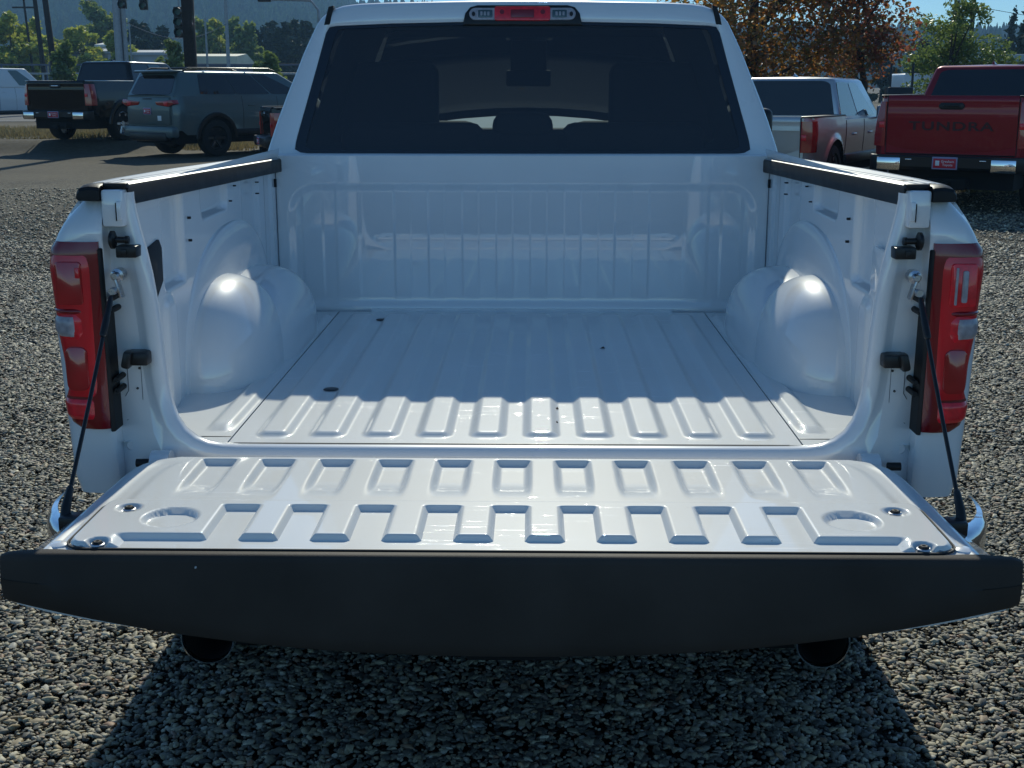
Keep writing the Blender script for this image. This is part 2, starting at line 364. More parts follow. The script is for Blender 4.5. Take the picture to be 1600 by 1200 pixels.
def gravel_field():
    cell = .5; vs = []; fs = []; dens = []
    y = -1.0
    while y < 18:
        hw = .5*(y + 2.9) + .9; x = -10.0
        while x < 10:
            cx, cy = x + .25, y + .25
            if abs(cx) < hw and not (abs(cx) < .8 and cy > 2.2):
                d = 6200 if cy < 3.2 else 4600 if cy < 5.5 else 2600 if cy < 8.5 else 1100 if cy < 11 else 450 if cy < 14 else 160
                k = len(vs); vs += [(x,y,0),(x+cell,y,0),(x+cell,y+cell,0),(x,y+cell,0)]; fs.append((k,k+1,k+2,k+3)); dens.append(d)
            x += cell
        y += cell
    me = bpy.data.meshes.new('gravel'); me.from_pydata(vs, [], fs)
    at = me.attributes.new('dens', 'FLOAT', 'FACE'); at.data.foreach_set('value', [float(d) for d in dens])
    o = bpy.data.objects.new('gravel', me); COL.objects.link(o); me.materials.append(M['stone'])
    ng = bpy.data.node_groups.new('gravel_scatter', 'GeometryNodeTree')
    ng.interface.new_socket('Geometry', in_out='INPUT', socket_type='NodeSocketGeometry')
    ng.interface.new_socket('Geometry', in_out='OUTPUT', socket_type='NodeSocketGeometry')
    N = ng.nodes.new; L = ng.links.new
    gi = N('NodeGroupInput'); go = N('NodeGroupOutput'); jn = N('GeometryNodeJoinGeometry')
    na = N('GeometryNodeInputNamedAttribute'); na.data_type = 'FLOAT'; na.inputs['Name'].default_value = 'dens'
    def rnd(lo, hi, seed, vec=True):
        r = N('FunctionNodeRandomValue'); r.data_type = 'FLOAT_VECTOR' if vec else 'FLOAT'
        i = [s for s in r.inputs if s.enabled and s.name in ('Min','Max')]
        i[0].default_value = lo; i[1].default_value = hi
        [s for s in r.inputs if s.name == 'Seed'][0].default_value = seed
        return [s for s in r.outputs if s.enabled][0]
    for k, (share, lo, hi, nz) in enumerate(((.40,(.0058,.0042,.0025),(.0125,.0088,.0058),1.0), (.48,(.0034,.0026,.0018),(.0090,.0062,.0042),1.7), (.12,(.009,.0065,.004),(.022,.015,.009),1.3))):
        mu = N('ShaderNodeMath'); mu.operation = 'MULTIPLY'; mu.inputs[1].default_value = share; L(na.outputs[0], mu.inputs[0])
        dp = N('GeometryNodeDistributePointsOnFaces'); dp.distribute_method = 'RANDOM'; dp.inputs['Seed'].default_value = 11 + k
        L(gi.outputs[0], dp.inputs['Mesh']); L(mu.outputs[0], dp.inputs['Density'])
        ico = N('GeometryNodeMeshIcoSphere'); ico.inputs['Radius'].default_value = 1; ico.inputs['Subdivisions'].default_value = 2
        ns = N('ShaderNodeTexNoise'); ns.inputs['Scale'].default_value = nz; ns.noise_dimensions = '4D'; ns.inputs['W'].default_value = k * 3.7; ns.inputs['Detail'].default_value = 1
        mr = N('ShaderNodeMapRange'); mr.inputs[1].default_value = .25; mr.inputs[2].default_value = .75; mr.inputs[3].default_value = -.5; mr.inputs[4].default_value = .4
        L(ns.outputs[0], mr.inputs[0])
        nr = N('GeometryNodeInputNormal'); vm = N('ShaderNodeVectorMath'); vm.operation = 'SCALE'
        L(nr.outputs[0], vm.inputs[0]); L(mr.outputs[0], vm.inputs['Scale'])
        sp = N('GeometryNodeSetPosition'); L(ico.outputs[0], sp.inputs[0]); L(vm.outputs[0], sp.inputs['Offset'])
        sh = N('GeometryNodeSetShadeSmooth'); L(sp.outputs[0], sh.inputs[0])
        sm = N('GeometryNodeSetMaterial'); sm.inputs['Material'].default_value = M['stone']; L(sh.outputs[0], sm.inputs[0])
        ip = N('GeometryNodeInstanceOnPoints'); L(dp.outputs['Points'], ip.inputs['Points']); L(sm.outputs[0], ip.inputs['Instance'])
        L(rnd((-.38,-.38,0), (.38,.38,6.283), 5+k), ip.inputs['Rotation'])
        # sparser stones further out are a little larger
        s1 = rnd(lo, hi, 20+k); sv = N('ShaderNodeVectorMath'); sv.operation = 'SCALE'; L(s1, sv.inputs[0])
        pos = N('GeometryNodeInputPosition'); sx = N('ShaderNodeSeparateXYZ'); L(pos.outputs[0], sx.inputs[0])
        m2 = N('ShaderNodeMapRange'); m2.inputs[1].default_value = 2.5; m2.inputs[2].default_value = 12; m2.inputs[3].default_value = 1.0; m2.inputs[4].default_value = 1.6
        L(sx.outputs[1], m2.inputs[0]); L(m2.outputs[0], sv.inputs['Scale'])
        L(sv.outputs[0], ip.inputs['Scale'])
        ti = N('GeometryNodeTranslateInstances'); L(ip.outputs[0], ti.inputs[0]); L(rnd((0,0,-.012), (0,0,.006), 40+k), ti.inputs['Translation'])
        L(ti.outputs[0], jn.inputs[0])
    L(jn.outputs[0], go.inputs[0])
    md = o.modifiers.new('scatter', 'NODES'); md.node_group = ng
    return o
tag(gravel_field(), 'loose grey and tan gravel stones covering the lot', 'gravel', kind='stuff')
# ================================================================== WHITE PICKUP (its bed is the subject)
T = empty('white_pickup_truck', (0,0,0), 0, 'large white pickup truck with its charcoal capped tailgate lowered and empty cargo bed open', 'pickup truck')
FZ = .87

# ---- bed floor: ribbed centre pan and two side pans with narrow seams
def ribh(x, y, cs, hx, cy, hy, H, w=.017):
    h = 0
    for c in cs:
        if abs(x - c) < hx + .03: h = max(h, boss(x, y, c, cy, hx, hy, .030, w))
    return H * h
FR = [.06 + .12*k for k in range(-5, 5)]
ysn = [.036,.05,.065,.078,.086,.092,.098,.104,.11,.116,.124,.135,.15,.2,.4,.7,1.0,1.3,1.5,1.58,1.60,1.615,1.63,1.65,1.70]
def floor_pan(xa, xb, n, f):
    b = MB(); b.grid([[(x, y, FZ + f(x, y)) for x in frange(xa, xb, n)] for y in ysn], flip=True)
    n0 = len(b.v)  # turned-down edges so that the seam has depth
    for x in (xa, xb): b.grid([[(x, y, FZ + f(x,y)) for y in ysn], [(x, y, FZ - .012) for y in ysn]])
    return b
floor_pan(-.6275, .6275, 420, lambda x, y: ribh(x, y, FR, .044, .86, .78, .0100, .023)).build('bed_floor', 'floorwhite', T, ang=60)
for sd in (-1, 1):
    floor_pan(*sorted((sd*.631, sd*.86)), 80, lambda x, y: ribh(x, y, [sd*.672], .036, .88, .75, .0095, .022)).build('floor_side_pan', 'floorwhite', T, ang=60)
b = MB(); b.box(-.84, .84, .12, 1.70, FZ-.03, FZ-.0125); b.box(-.64, .64, .036, .12, FZ-.03, FZ-.0125); b.build('floor_underlay', 'dark', T)
# thin seam between floor and sill
b = MB(); b.bbox(-.615, .60, .0335, .0355, FZ-.004, FZ+.0008, .0003); b.build('floor_seam', 'black', T)
b = MB(); b.bbox(-.71, -.632, .083, .085, FZ, FZ+.0012, .0003); b.build('floor_notch', 'black', T); b = MB(); b.bbox(.632, .71, .083, .085, FZ, FZ+.0012, .0003); b.build('floor_notch', 'black', T)
for (x, y) in ((-.463, 1.537), (-.479, .537)):
    b = MB(); b.lathe([(0,.001),(.0015,.02),(.003,.018),(.0032,.001)], (x, y, FZ), 'Z', 20); b.build('drain_plug', 'black', T)

# ---- front wall of the bed (bulkhead)
def bulk(x, z):
    rec = boss(x, z, 0, 1.095, .80, .215, .10, .03)
    d = .009 * rec
    fade = sstep(.89, .97, z) * rec
    r = 0
    for k in range(-4, 4):
        c = .058 + .1163*k
        r = max(r, boss(x, z, c, 1.07, .030, .30, .02, .004)*fade)
    for c in (-.595, .595): r = max(r, boss(x, z, c, 1.06, .045, .30, .03, .010)*fade*.8)
    for c in (-.715, .715): r = max(r, boss(x, z, c, 1.04, .04, .30, .03, .010)*fade*.8)
    return 1.712 + d - .0021*r
b = MB(); zs = frange(FZ-.01, .93, 8) + frange(.94, 1.20, 20) + frange(1.205, 1.40, 36)
xs_ = frange(-.84, .84, 520)
b.grid([[(x, bulk(x, z), z) for x in xs_] for z in zs])
b.grid([[(x, y, z) for x in (-.84,.84)] for y, z in ((1.712,1.40),(1.718,1.405),(1.745,1.405),(1.75,1.395),(1.75,.9))])
b.build('bulkhead', 'bedwhite', T, ang=60)
b = MB()
b.box(-.52,.52,1.700,1.711,FZ-.002,FZ+.010); b.build('bulkhead_foot', 'bedwhite', T)

# ---- inner side walls with wheelhouses
def superdome(sd, cy, hy, z0, hz, x0, D, n=2.5, nn=40, m=24):
    b = MB(); rows = []
    for i in range(m+1):
        t = (math.pi/2) * i/m; s = math.sin(t)**(2/n); p = math.cos(t)**(2/n)
        row = []
        for k in range(nn+1):
            a = math.pi*k/nn; ca, sa = math.cos(a), math.sin(a)
            cy_ = math.copysign(abs(ca)**(2/2.3), ca); sz_ = abs(sa)**(2/2.3)
            row.append((sd*(x0 - D*p), cy + hy*s*cy_, z0 + hz*s*sz_))
        rows.append(row)
    return b.grid(rows)
def sidewall(sd):
    b = MB(); ys = sorted(set([round(v,4) for v in frange(.135, .75, 90) + frange(.75, 1.715, 110)])); zs = frange(FZ-.01, 1.425, 90)
    rows = []
    for z in zs:
        row = []
        for y in ys:
            x = .835
            # vertical pilasters and shallow pressed pockets
            x += .018*boss(y, z, .44, 1.27, .10, .12, .03, .02)
            x += .016*boss(y, z, .86, 1.335, .15, .05, .03, .018)
            x += .014*boss(y, z, 1.31, 1.26, .12, .12, .04, .018)
            x += .008*boss(y, z, 1.58, 1.18, .06, .2, .02, .012)
            x -= .012*boss(y, z, .36, 1.0, .06, .15, .05, .03) if z < 1.16 else 0
            # top of the wall leans in to the rail
            x -= .016*sstep(1.36, 1.42, z)
            row.append((sd*x, y, z))
        rows.append(row)
    return b.grid(rows)
for sd in (-1, 1):
    sidewall(sd).build('bed_side_wall', 'bedwhite', T, ang=60)
    superdome(sd, 1.02, .55, FZ-.004, .385, .838, .036, 2.2).build('wheel_arch_pressing', 'bedwhite', T, ang=70)
    b = superdome(sd, 1.12, .46, FZ-.004, .236, .838, .20, 3.0, 56, 34)
    b.build('wheelhouse', 'bedwhite', T, ang=70)
    b = superdome(sd, .80, .315, FZ-.004, .262, .838, .182, 2.5, 60, 36)
    b.build('wheelhouse_bulge', 'bedwhite', T, ang=70)
    # small slots and holes in the wall
    for (y, z, hy, hz) in ((.575,1.307,.004,.0045),(.575,1.25,.004,.0045),(1.725-.04,1.311,.004,.02),(1.088,1.348,.004,.003),(1.03,1.309,.004,.003),(1.40,1.30,.005,.003),(1.40,1.335,.005,.003),(1.40,1.37,.005,.003)):
        b = MB(); b.bbox(*sorted((sd*.826, sd*.838)), y-hy*.7, y+hy*.7, z-hz*.7, z+hz*.7, .001, 1); b.build('wall_slot', 'drkhole', T)
# black access plate behind the left lamp
b = MB(); b.prism([(.175,1.150),(.255,1.150),(.315,1.185),(.318,1.265),(.30,1.285),(.175,1.270)], -.838, -.829, 'X', .003); b.build('access_plate', 'drkhole', T)
b = MB(); b.prism(rrect(.19,.30,1.17,1.275,.02), .822, .832, 'X', .004); b.build('pressed_panel', 'bedwhite', T)

# ---- opening ring: posts, rounded corners and sill in one swept section
half = [(-.806,1.415),(-.806,1.40),(-.802,1.37),(-.795,1.335),(-.785,1.29),(-.776,1.24),(-.769,1.18),(-.764,1.12),(-.761,1.06),(-.758,1.02),(-.754,.985),(-.746,.955),(-.733,.928),(-.715,.905),(-.692,.888),(-.665,.877),(-.635,.872),(-.60,.8705),(-.5,.870),(-.3,.870),(-.1,.870)]
path = half + [(-x, z) for x, z in half[::-1]]
def ring_sec(x, z):
    """(offset outwards, Y) with less reach along the sill"""
    k = sstep(.875, .98, z)           # 1 on the posts, 0 on the sill
    fl = sstep(1.30, 1.40, z)
    return [(.074*k + .006*(1-k), .19*k + .04*(1-k)), (.045*k + .005*(1-k), .125*k + .036*(1-k)), (.012*k, .085*k + .03*(1-k)), (.0, .060*k + .022*(1-k)),
            (.001, .045*k + .012*(1-k)), (.005, .036*k + .004*(1-k)), (.012, .032*k - .001*(1-k)), (.022, .031*k - .003*(1-k)), (.030, .034*k - .003*(1-k)), (.036, .040*k - .003*(1-k)), (.048 + .03*(1-k), .044*k - .003*(1-k))]
rows = []; outer = []
for i, (x, z) in enumerate(path):
    a = path[max(i-1,0)]; c = path[min(i+1,len(path)-1)]
    tx, tz = c[0]-a[0], c[1]-a[1]; l = math.hypot(tx,tz); nx, nz = tz/l, -tx/l   # outward normal
    row = [(x + nx*o, y, z + nz*o) for o, y in ring_sec(x, z)]
    rows.append(row); outer.append(row[-1])
b = MB(); b.grid(rows); b.build('bed_opening_ring', 'white', T, ang=50)
# flat post faces between the ring and the outer panel
b = MB(); n = len(half)
for sd in (-1, 1):
    ra, rb, rc = [], [], []
    for (x, y, z) in outer[:n]:
        zt = z if z > 1.0 else .76 + (z-.80)/.20*.24 if z > .80 else .76
        if z < 1.0: t = max(0, min(1, (z-.80)/.2))
        tx = -.862 if z > .875 else max(-.862, -.862 + (.3*(.875-z)/.06)) if z > .8 else x
        tx = -.864 if x < -.70 else max(-.864, x - .12*(abs(x)-.5)/.2)
        ra.append((sd*-x if sd > 0 else x, y, z)); rb.append((-tx if sd > 0 else tx, .046 if zt > .8 else .046, zt if x < -.7 else .77))
    b.grid([ra, rb], flip=sd > 0)
b.build('rear_post', 'white', T, ang=30)
# rear cross member below the sill
b = MB(); b.bbox(-.85,.85,.0,.06,.70,.80,.01); b.build('rear_cross_member', 'white', T)

M['seam'] = mat('paint_seam', (.16,.17,.19), .6, nscale=30, namt=.2)
for sd in (-1,1):
    b = MB(); b.tube([(sd*.8335,1.7085,z) for z in (.885,1.1,1.37)], .0013, 6); b.build('corner_seam', 'seam', T)
    for k in range(7):
        b = MB(); b.lathe([(0,.0005),(.0006,.003),(0,.0045)], (sd*.845 - sd*.0,.046,.93+.055*k), 'Y', 10); b.build('spot_weld', 'white', T)
def post_details(sd):
    # lamp gasket
    b = MB(); b.hull([(sd*x,y,z) for z,x0,x1 in ((1.302,.870,.863),(.905,.869,.860)) for x,y in ((x0,-.010),(x1,-.004),(x0,.05),(x1,.05))], .002, 1)
    b.build('lamp_gasket', 'trimbl', T)
    # striker pin
    b = MB(); b.lathe([(-sd*a,r) for a,r in [(-.006,.001),(-.006,.014),(-.003,.019),(.003,.019),(.006,.013),(.007,.0065),(.026,.0065),(.027,.0085),(.034,.0085),(.035,.001)]], (sd*.843, .012, 1.318), 'X', 24)
    b.build('latch_striker', 'black', T)
    # rubber bumper block
    b = MB(); b.bbox(*sorted((sd*.836, sd*.792)), .002, .05, 1.281, 1.306, .003)
    b.bbox(*sorted((sd*.826, sd*.812)), -.001, .01, 1.286, 1.300, .002)
    b.build('bump_stop', 'black', T)
    # lower guide block
    b = MB(); b.bbox(*sorted((sd*.833, sd*.783)), .0, .045, 1.049, 1.078, .005)
    b.bbox(*sorted((sd*.836, sd*.817)), -.012, .02, 1.044, 1.082, .006, rot=Matrix.Rotation(R(sd*-14),3,'Y'), about=(sd*.826,0,1.062))
    b.build('guide_block', 'black', T)
    # check cable: anchor plate, eye, sleeve, cable
    b = MB(); b.bbox(*sorted((sd*.838, sd*.832)), -.014, .012, 1.196, 1.256, .003, rot=Matrix.Rotation(R(sd*14),3,'Y'), about=(sd*.835,0,1.23))
    b.lathe([(-.024,.001),(-.024,.006),(-.018,.008),(-.008,.008),(-.006,.014),(.02,.014)], (sd*.835,.004,1.245), 'Y', 20)
    b.lathe([(-.034,.001),(-.034,.007),(-.028,.008),(-.018,.008)], (sd*.840,.006,1.214), 'Y', 16)
    b.build('cable_anchor', 'steel', T)
    A = Vector((sd*.839,-.036,1.205)); B = Vector((sd*.838,-.39,.850)); d = (B-A)
    b = MB(); b.tube([A, A+d*.03, A+d*.10, A+d*.11, A+d*.19, A+d*.2], [.004,.006,.0065,.0075,.007,.004], 12); b.build('cable_sleeve', 'black', T)
    b = MB(); b.tube([A+d*.88, A+d*.89, A+d*.97, B+Vector((0,0,-.01))], [.004,.007,.009,.010], 12); b.build('cable_boot', 'black', T)
    b = MB(); b.tube([A+d*t + Vector((0,0,-.006*math.sin(math.pi*t))) for t in frange(.15,.95,12)], .0042, 10); b.build('check_cable', 'black', T)
    # small studs along the lamp edge
    for z in (1.195, 1.17, 1.02, .995):
        b = MB(); b.lathe([(-.02,.001),(-.02,.005),(-.012,.0065),(.03,.0065)], (sd*.852,.015,z), 'Y', 14); b.build('stud', 'trimbl', T)
    for (x, z) in ((.812,.868),(.842,.862)):
        b = MB(); b.lathe([(-.006,.001),(-.006,.010),(-.003,.013),(.004,.014)], (sd*x,.044,z), 'Y', 20); b.build('post_bolt', 'white', T)
    for (x, z) in ((.80,1.285),(.806,1.23),(.815,1.035),(.822,.99)):
        b = MB(); b.lathe([(-.0022,.0005),(-.0022,.0026),(.004,.0028)], (sd*x,.045,z), 'Y', 12); b.build('post_hole', 'drkhole', T)
    # pressed seams on the lower post
    for p in ([(.850,.918),(.835,.925),(.805,.925),(.79,.905),(.765,.882),(.74,.872)], [(.850,1.045),(.842,1.04),(.842,.985),(.850,.972)], [(.812,1.045),(.812,.965),(.80,.925)]):
        b = MB(); b.tube([(sd*x,.0445,z) for x,z in p], .0009, 6); b.build('panel_seam', 'seam', T)
for sd in (-1,1): post_details(sd)

# ---- outer bedside: rear corner and flank as one skin
ZP = [(.77,.955),(.80,.966),(.92,.972),(1.0,.976),(1.1,.980),(1.2,.981),(1.28,.978),(1.31,.972),(1.33,.962),(1.35,.950),(1.37,.936),(1.39,.921),(1.41,.905)]
def railz(y): return 1.434 - .0245*y
def flare(y, z):
    f = .05*sstep(.0,.6,y)
    a = math.hypot(y-1.05, z-.42)
    return f*(1 - .35*sstep(1.2,1.42,z)) + .028*(1-sstep(.50,.60,a))
def zb_(y):
    r = .46; a = y-1.05
    return .42 + math.sqrt(r*r - a*a) if abs(a) < r else (.765 if y < .1 else .765 - .22*sstep(.1,.5,y))
def bedside(sd):
    b = MB(); ys = [.05,.08,.14,.25,.4,.5,.56,.585] + [1.05 - .46*math.cos(math.pi*k/22) for k in range(23)] + [1.53,1.6,1.7,1.76]
    cols = []
    for y in ys:
        zb = zb_(y); zt = railz(y) - .024; col = []
        for i in range(25):
            z = zb + (zt-zb)*i/24; col.append((sd*(lerpt(ZP, z) + flare(y, z) + .006), y, z))
        cols.append(col)
    b.grid(cols, flip=sd < 0)
    # rear corner, wraps from the inner edge of the rear face round to the flank
    rows = []
    zr = frange(.765, 1.41, 34)
    for z in zr:
        ox = lerpt(ZP, z) ; yr = .0 + .035*sstep(1.34,1.41,z)
        fl = ox + flare(.05, z) + .006
        pts = [(.862,.05),(.862,yr+.004),(.866,yr)]
        for k in range(5): pts.append((.866 + (ox-.03-.866)*(k+1)/5, yr - .003*math.sin(math.pi*(k+1)/5)))
        for k in range(1,7):
            a = math.pi/2*k/6; pts.append((ox-.03 + (.03)*math.sin(a), yr + .03 - .03*math.cos(a)))
        pts.append((fl, .05)); rows.append([(sd*x, y, z) for x, y in pts])
    b.grid(rows, flip=sd > 0)
    # closing underside of the corner
    b.fan([p for p in rows[0]])
    return b
for sd in (-1,1): bedside(sd).build('bedside_panel', 'white', T, ang=45)

M['lensmid'] = mat('mid_red_lens', (.48,.008,.015), .16, 0, 1, .02, nscale=8, namt=.5)
# ---- tail lamps
LX = .868
def lamp_x(z): return lerpt([(.91,.952),(.925,.966),(.985,.972),(.992,.964),(1.06,.966),(1.12,.974),(1.17,.976),(1.26,.982),(1.30,.982),(1.315,.974)], z)
def lamp(sd):
    root = None
    def band(z0, z1, xa, dx, dy, n=14, xo=0):
        """wrapped slab from x=xa outwards round the corner between z0 and z1"""
        b = MB(); rows = []
        for i in range(n):
            z = z0 + (z1-z0)*i/(n-1); e = .004*(1-min(1, min(i, n-1-i)/1.5)); ox = lamp_x(z) + dx - e; yr = -.012 - dy + e
            pts = [(xa + (e if xo else 0), .03), (xa + .001, yr+.004),(xa+.006, yr)]
            for k in range(4): pts.append((xa + .006 + (ox-.035-xa-.006)*(k+1)/4, yr - .004*math.sin(math.pi*(k+1)/4)))
            for k in range(1,8):
                a = math.pi/2*k/7; pts.append((ox-.035+.035*math.sin(a), yr+.045-.045*math.cos(a)))
            pts += [(ox+.008,.10),(ox+.004,.14),(ox-.01,.15)]
            rows.append([(sd*x, y, z) for x, y in pts])
        b.grid(rows, flip=sd > 0); b.fan(rows[0]); b.fan(rows[-1], True); return b
    base = band(.912, 1.316, LX, 0, 0, 30).build('tail_lamp', 'lensdark', T, ang=40)
    tag(base, 'left tail lamp with a plain deep red lens' if sd < 0 else 'right tail lamp with a bright bulb reflector behind its red lens')
    band(.985, 1.288, .887, .0012, .006, 22, 1).build('lens', 'lens', base, ang=40)
    band(.935, .979, .898, .002, .008, 10, 1).build('lower_lens', 'lensbright', base, ang=40)
    band(1.165, 1.176, .905, .002, .010, 6, 1).build('lens_step', 'lensdark', base, ang=40)
    band(1.110, 1.164, .905, .002, .010, 8, 1).build('lens_surround', 'lensbright', base, ang=40)
    band(1.117, 1.159, .919, .0034, .0140, 8, 1).build('reverse_lens', 'lensclear', base, ang=40)
    b = MB(); b.prism(rrect(*sorted((sd*.903, sd*.958)), 1.185, 1.276, .008), -.0255, -.015, 'Y', .002); b.build('lamp_window', 'lensbright' if sd > 0 else 'lensmid', base)
    b = MB(); b.prism(rrect(*sorted((sd*.903, sd*.950)), 1.00, 1.095, .015), -.0255, -.015, 'Y', .002); b.build('lamp_window', 'lensmid', base)
    if sd > 0:
        b = MB(); b.prism(rrect(.926,.938,1.195,1.262,.004), -.030, -.020, 'Y', .002); b.build('bulb_reflector', 'lensclear', base)
        b = MB(); b.prism(rrect(.912,.917,1.19,1.268,.002), -.029, -.020, 'Y', .001); b.build('bulb_guide', 'lensclear', base)
    else:
        b = MB(); b.prism(rrect(-.915,-.905,1.242,1.264,.002), -.029, -.020, 'Y', .001); b.build('bulb_guide', 'lens', base)
for sd in (-1,1): lamp(sd)

# ---- bed rail caps
def railcap(sd):
    b = MB(); rows = []
    prof = [(.8135,-.045),(.8125,-.04),(.8125,-.008),(.815,-.003),(.820,0),(.836,.001),(.838,-.0015),(.842,-.0015),(.844,.001),(.856,.0015),(.858,-.001),(.862,-.001),(.864,.0015),(.878,.001),(.880,-.0015),(.884,-.0015),(.886,.001),(.898,-.001),(.906,-.006),(.911,-.014),(.913,-.026),(.909,-.028)]
    prof += [(.90,-.032),(.83,-.032)]
    for y in [.042,.046,.06,.3,.8,1.3,1.765]:
        rows.append([(sd*(x + (0.045*sstep(.0,.6,y) if x > .87 else .0)), y, railz(y) + z - (.003 if y == .042 else 0)) for x, z in prof])
    b.grid(rows, closed=True, flip=sd > 0); b.fan(rows[0]); b.fan(rows[-1])
    top = MB(); top.grid([[(x,y,z+.0006) for x,y,z in r_[3:18]] for r_ in rows[1:]]); top.build('rail_cap_top', 'captop', T, ang=28)
    rows = []
    for y, dz, dx in ((.0,-.022,.007),(.001,-.012,.003),(.006,-.005,.001),(.016,-.001,0),(.047,.0,0)):
        pr = [(.862,-.034),(.862,dz-.002),(.866,dz),(.885,dz+.001),(.898-dx,dz-.001),(.906-dx,min(-.006,dz)-.002),(.911-dx,-.016+dz*.3),(.913-dx,-.028),(.909-dx,-.033)]
        rows.append([(sd*x, y, railz(.03) + z) for x, z in pr])
    b.grid(rows, closed=True, flip=sd > 0); b.fan(rows[0])
    # inner lip over the post
    b.bbox(*sorted((sd*.812, sd*.862)), .026, .05, 1.4235, 1.4345, .003)
    return b
for sd in (-1,1):
    railcap(sd).build('rail_cap', 'capblack', T, ang=28)
    b = MB(); b.bbox(*sorted((sd*.816, sd*.861)), .006, .05, 1.345, 1.4225, .006)
    b.bbox(*sorted((sd*.818, sd*.828)), .0, .05, 1.36, 1.40, .003); b.build('post_cap', 'white', T)
    b = MB(); b.bbox(*sorted((sd*.8285, sd*.8305)), .003, .008, 1.358, 1.396, .0008); b.build('stake_slot', 'drkhole', T)
    b = MB(); b.bbox(*sorted((sd*.836, sd*.87)), .16, .19, railz(.17)+.0005, railz(.17)+.0022, .0005); b.build('stake_cover', 'drkhole', T)

# ---- tailgate, lowered
TG = MB()
def tgw(y):   # half width of the inner panel
    return lerpt([(-.64,.806),(-.40,.803),(-.20,.797),(-.15,.792),(-.12,.784),(-.095,.770),(-.075,.748),(-.062,.722),(-.054,.690),(-.050,.64)], y)
def tg1(x, y):
    p = 0
    for k in range(-5, 6):
        c = .1237*k
        if abs(x-c) < .06:
            # pocket that runs out towards the camera
            q = sstep(-.001,.013, .038 - abs(x-c)) * sstep(-.0725,-.0805, y) * (1 - sstep(-.20,-.325, y))
            p = max(p, q)
    h = -.0125*p
    h -= .005*(1-sstep(.008,.03, abs(abs(x) - (tgw(y)-.055)) )) * sstep(-.08,-.12,y) * (1 if y < -.06 else 0) * .6
    if y < -.36: h -= .004*(1 - sstep(0,.007, abs(abs(x)-.7755)))
    e = tgw(y) - abs(x)
    h -= .012*(1 - sstep(0,.014, e)) + .012*(1-sstep(0,.012, -.050 - y))
    return FZ - .004 + h
ys = [-.050,-.0505,-.0515,-.053,-.055,-.058,-.062,-.066,-.070,-.0725,-.0738,-.0752,-.0765,-.0778,-.0791,-.0805,-.082,-.085,-.09,-.095,-.10,-.11] + frange(-.12,-.36,14) + [-.45,-.58,-.606,-.618]
b = MB(); b.grid([[(u*tgw(y), y, tg1(u*tgw(y), y)) for u in [math.sin(t)*.15 + .85*t/1.5708 if False else t for t in frange(-1,1,360)]] for y in ys], flip=False)
GATE = b.build('tailgate', 'floorwhite', T, ang=60)
# access cover: the second row of pockets
CY0, CY1 = -.372, -.612
def cwv(y): return .757
def tg2(x, y):
    q = 0
    for k in range(-4, 5):
        c = .1245*k
        if abs(x-c) < .07:
            a = .032
            q = max(q, sstep(-.006,.010, a - abs(x-c)) * sstep(-.402,-.4125, y))
    lip = sstep(-.558,-.585, y) * sstep(.740,.71,-abs(x)+1.42) if False else sstep(-.560,-.5725, y)
    edge = 1 if abs(x) < .70 else 0
    h = -.0145*max(q, lip*(1 - sstep(.655,.69,abs(x))))
    h += -.010*lip*sstep(.655,.69,abs(x))*0
    # round pressed discs
    r = math.hypot(x - math.copysign(.612, x), (y+.478))
    h -= .010*(1 - sstep(.043,.052, r))
    for (bx, by) in ((.703,-.426),(.703,-.603)):
        rr = math.hypot(abs(x)-bx, y-by); h -= .008*(1 - sstep(.014,.026, rr)) if by > -.5 else .011*(1-sstep(.012,.022,rr))
    return h
def cover():
    b = MB(); yy = frange(CY0, -.395, 9) + frange(-.398,-.415,18) + frange(-.42,-.555,20) + frange(-.560,-.584,20) + frange(-.588,CY1,12)
    rows = []
    for y in yy:
        e = 1.0; r = .035
        t = min(CY0 - y, y - CY1); w = .757 - (r - math.sqrt(max(0, r*r - (r-t)**2)) if t < r else 0)
        row = []
        for x0 in frange(-1,1,440):
            x = x0*w; d = min(w-abs(x), t); row.append((x, y, FZ + .007 + tg2(x, y) - .008*(1 - sstep(0,.007, d))))
        rows.append(row)
    b.grid(rows); 
    return b
cover().build('access_cover', 'floorwhite', GATE, ang=60)
# shadow gap round the cover
rim = []
for (x, y) in rrect(-.7615,.7615,CY1-.005,CY0+.0045,.040,8): rim.append((x, y, FZ-.0033))
b = MB(); b.tube(rim + [rim[0]], .0024, 6); b.build('cover_seam', 'trimbl', GATE)
for (x, y, dz) in ((-.703,-.426,-.004),(-.703,-.603,-.007),(.703,-.426,-.004),(.703,-.603,-.007),(-.381,-.438,-.0175),(.378,-.438,-.0175)):
    b = MB(); b.lathe([(0,.0125),(.0012,.0120),(.0022,.0100),(.0018,.0085)], (x,y,FZ+.007+dz), 'Z', 24); b.build('screw_washer', 'steel', GATE)
    b = MB(); b.lathe([(.0,.0095),(.004,.0095),(.0062,.007),(.0062,.0035),(.003,.003),(.003,.0003)], (x,y,FZ+.007+dz), 'Z', 6); b.build('screw_head', 'trimbl', GATE)
for x in (-.145,.144):
    b = MB(); b.lathe([(0,.007),(.003,.006),(.005,.001)], (x,-.596,FZ-.011), 'Z', 12); b.build('clip', 'drkhole', GATE)
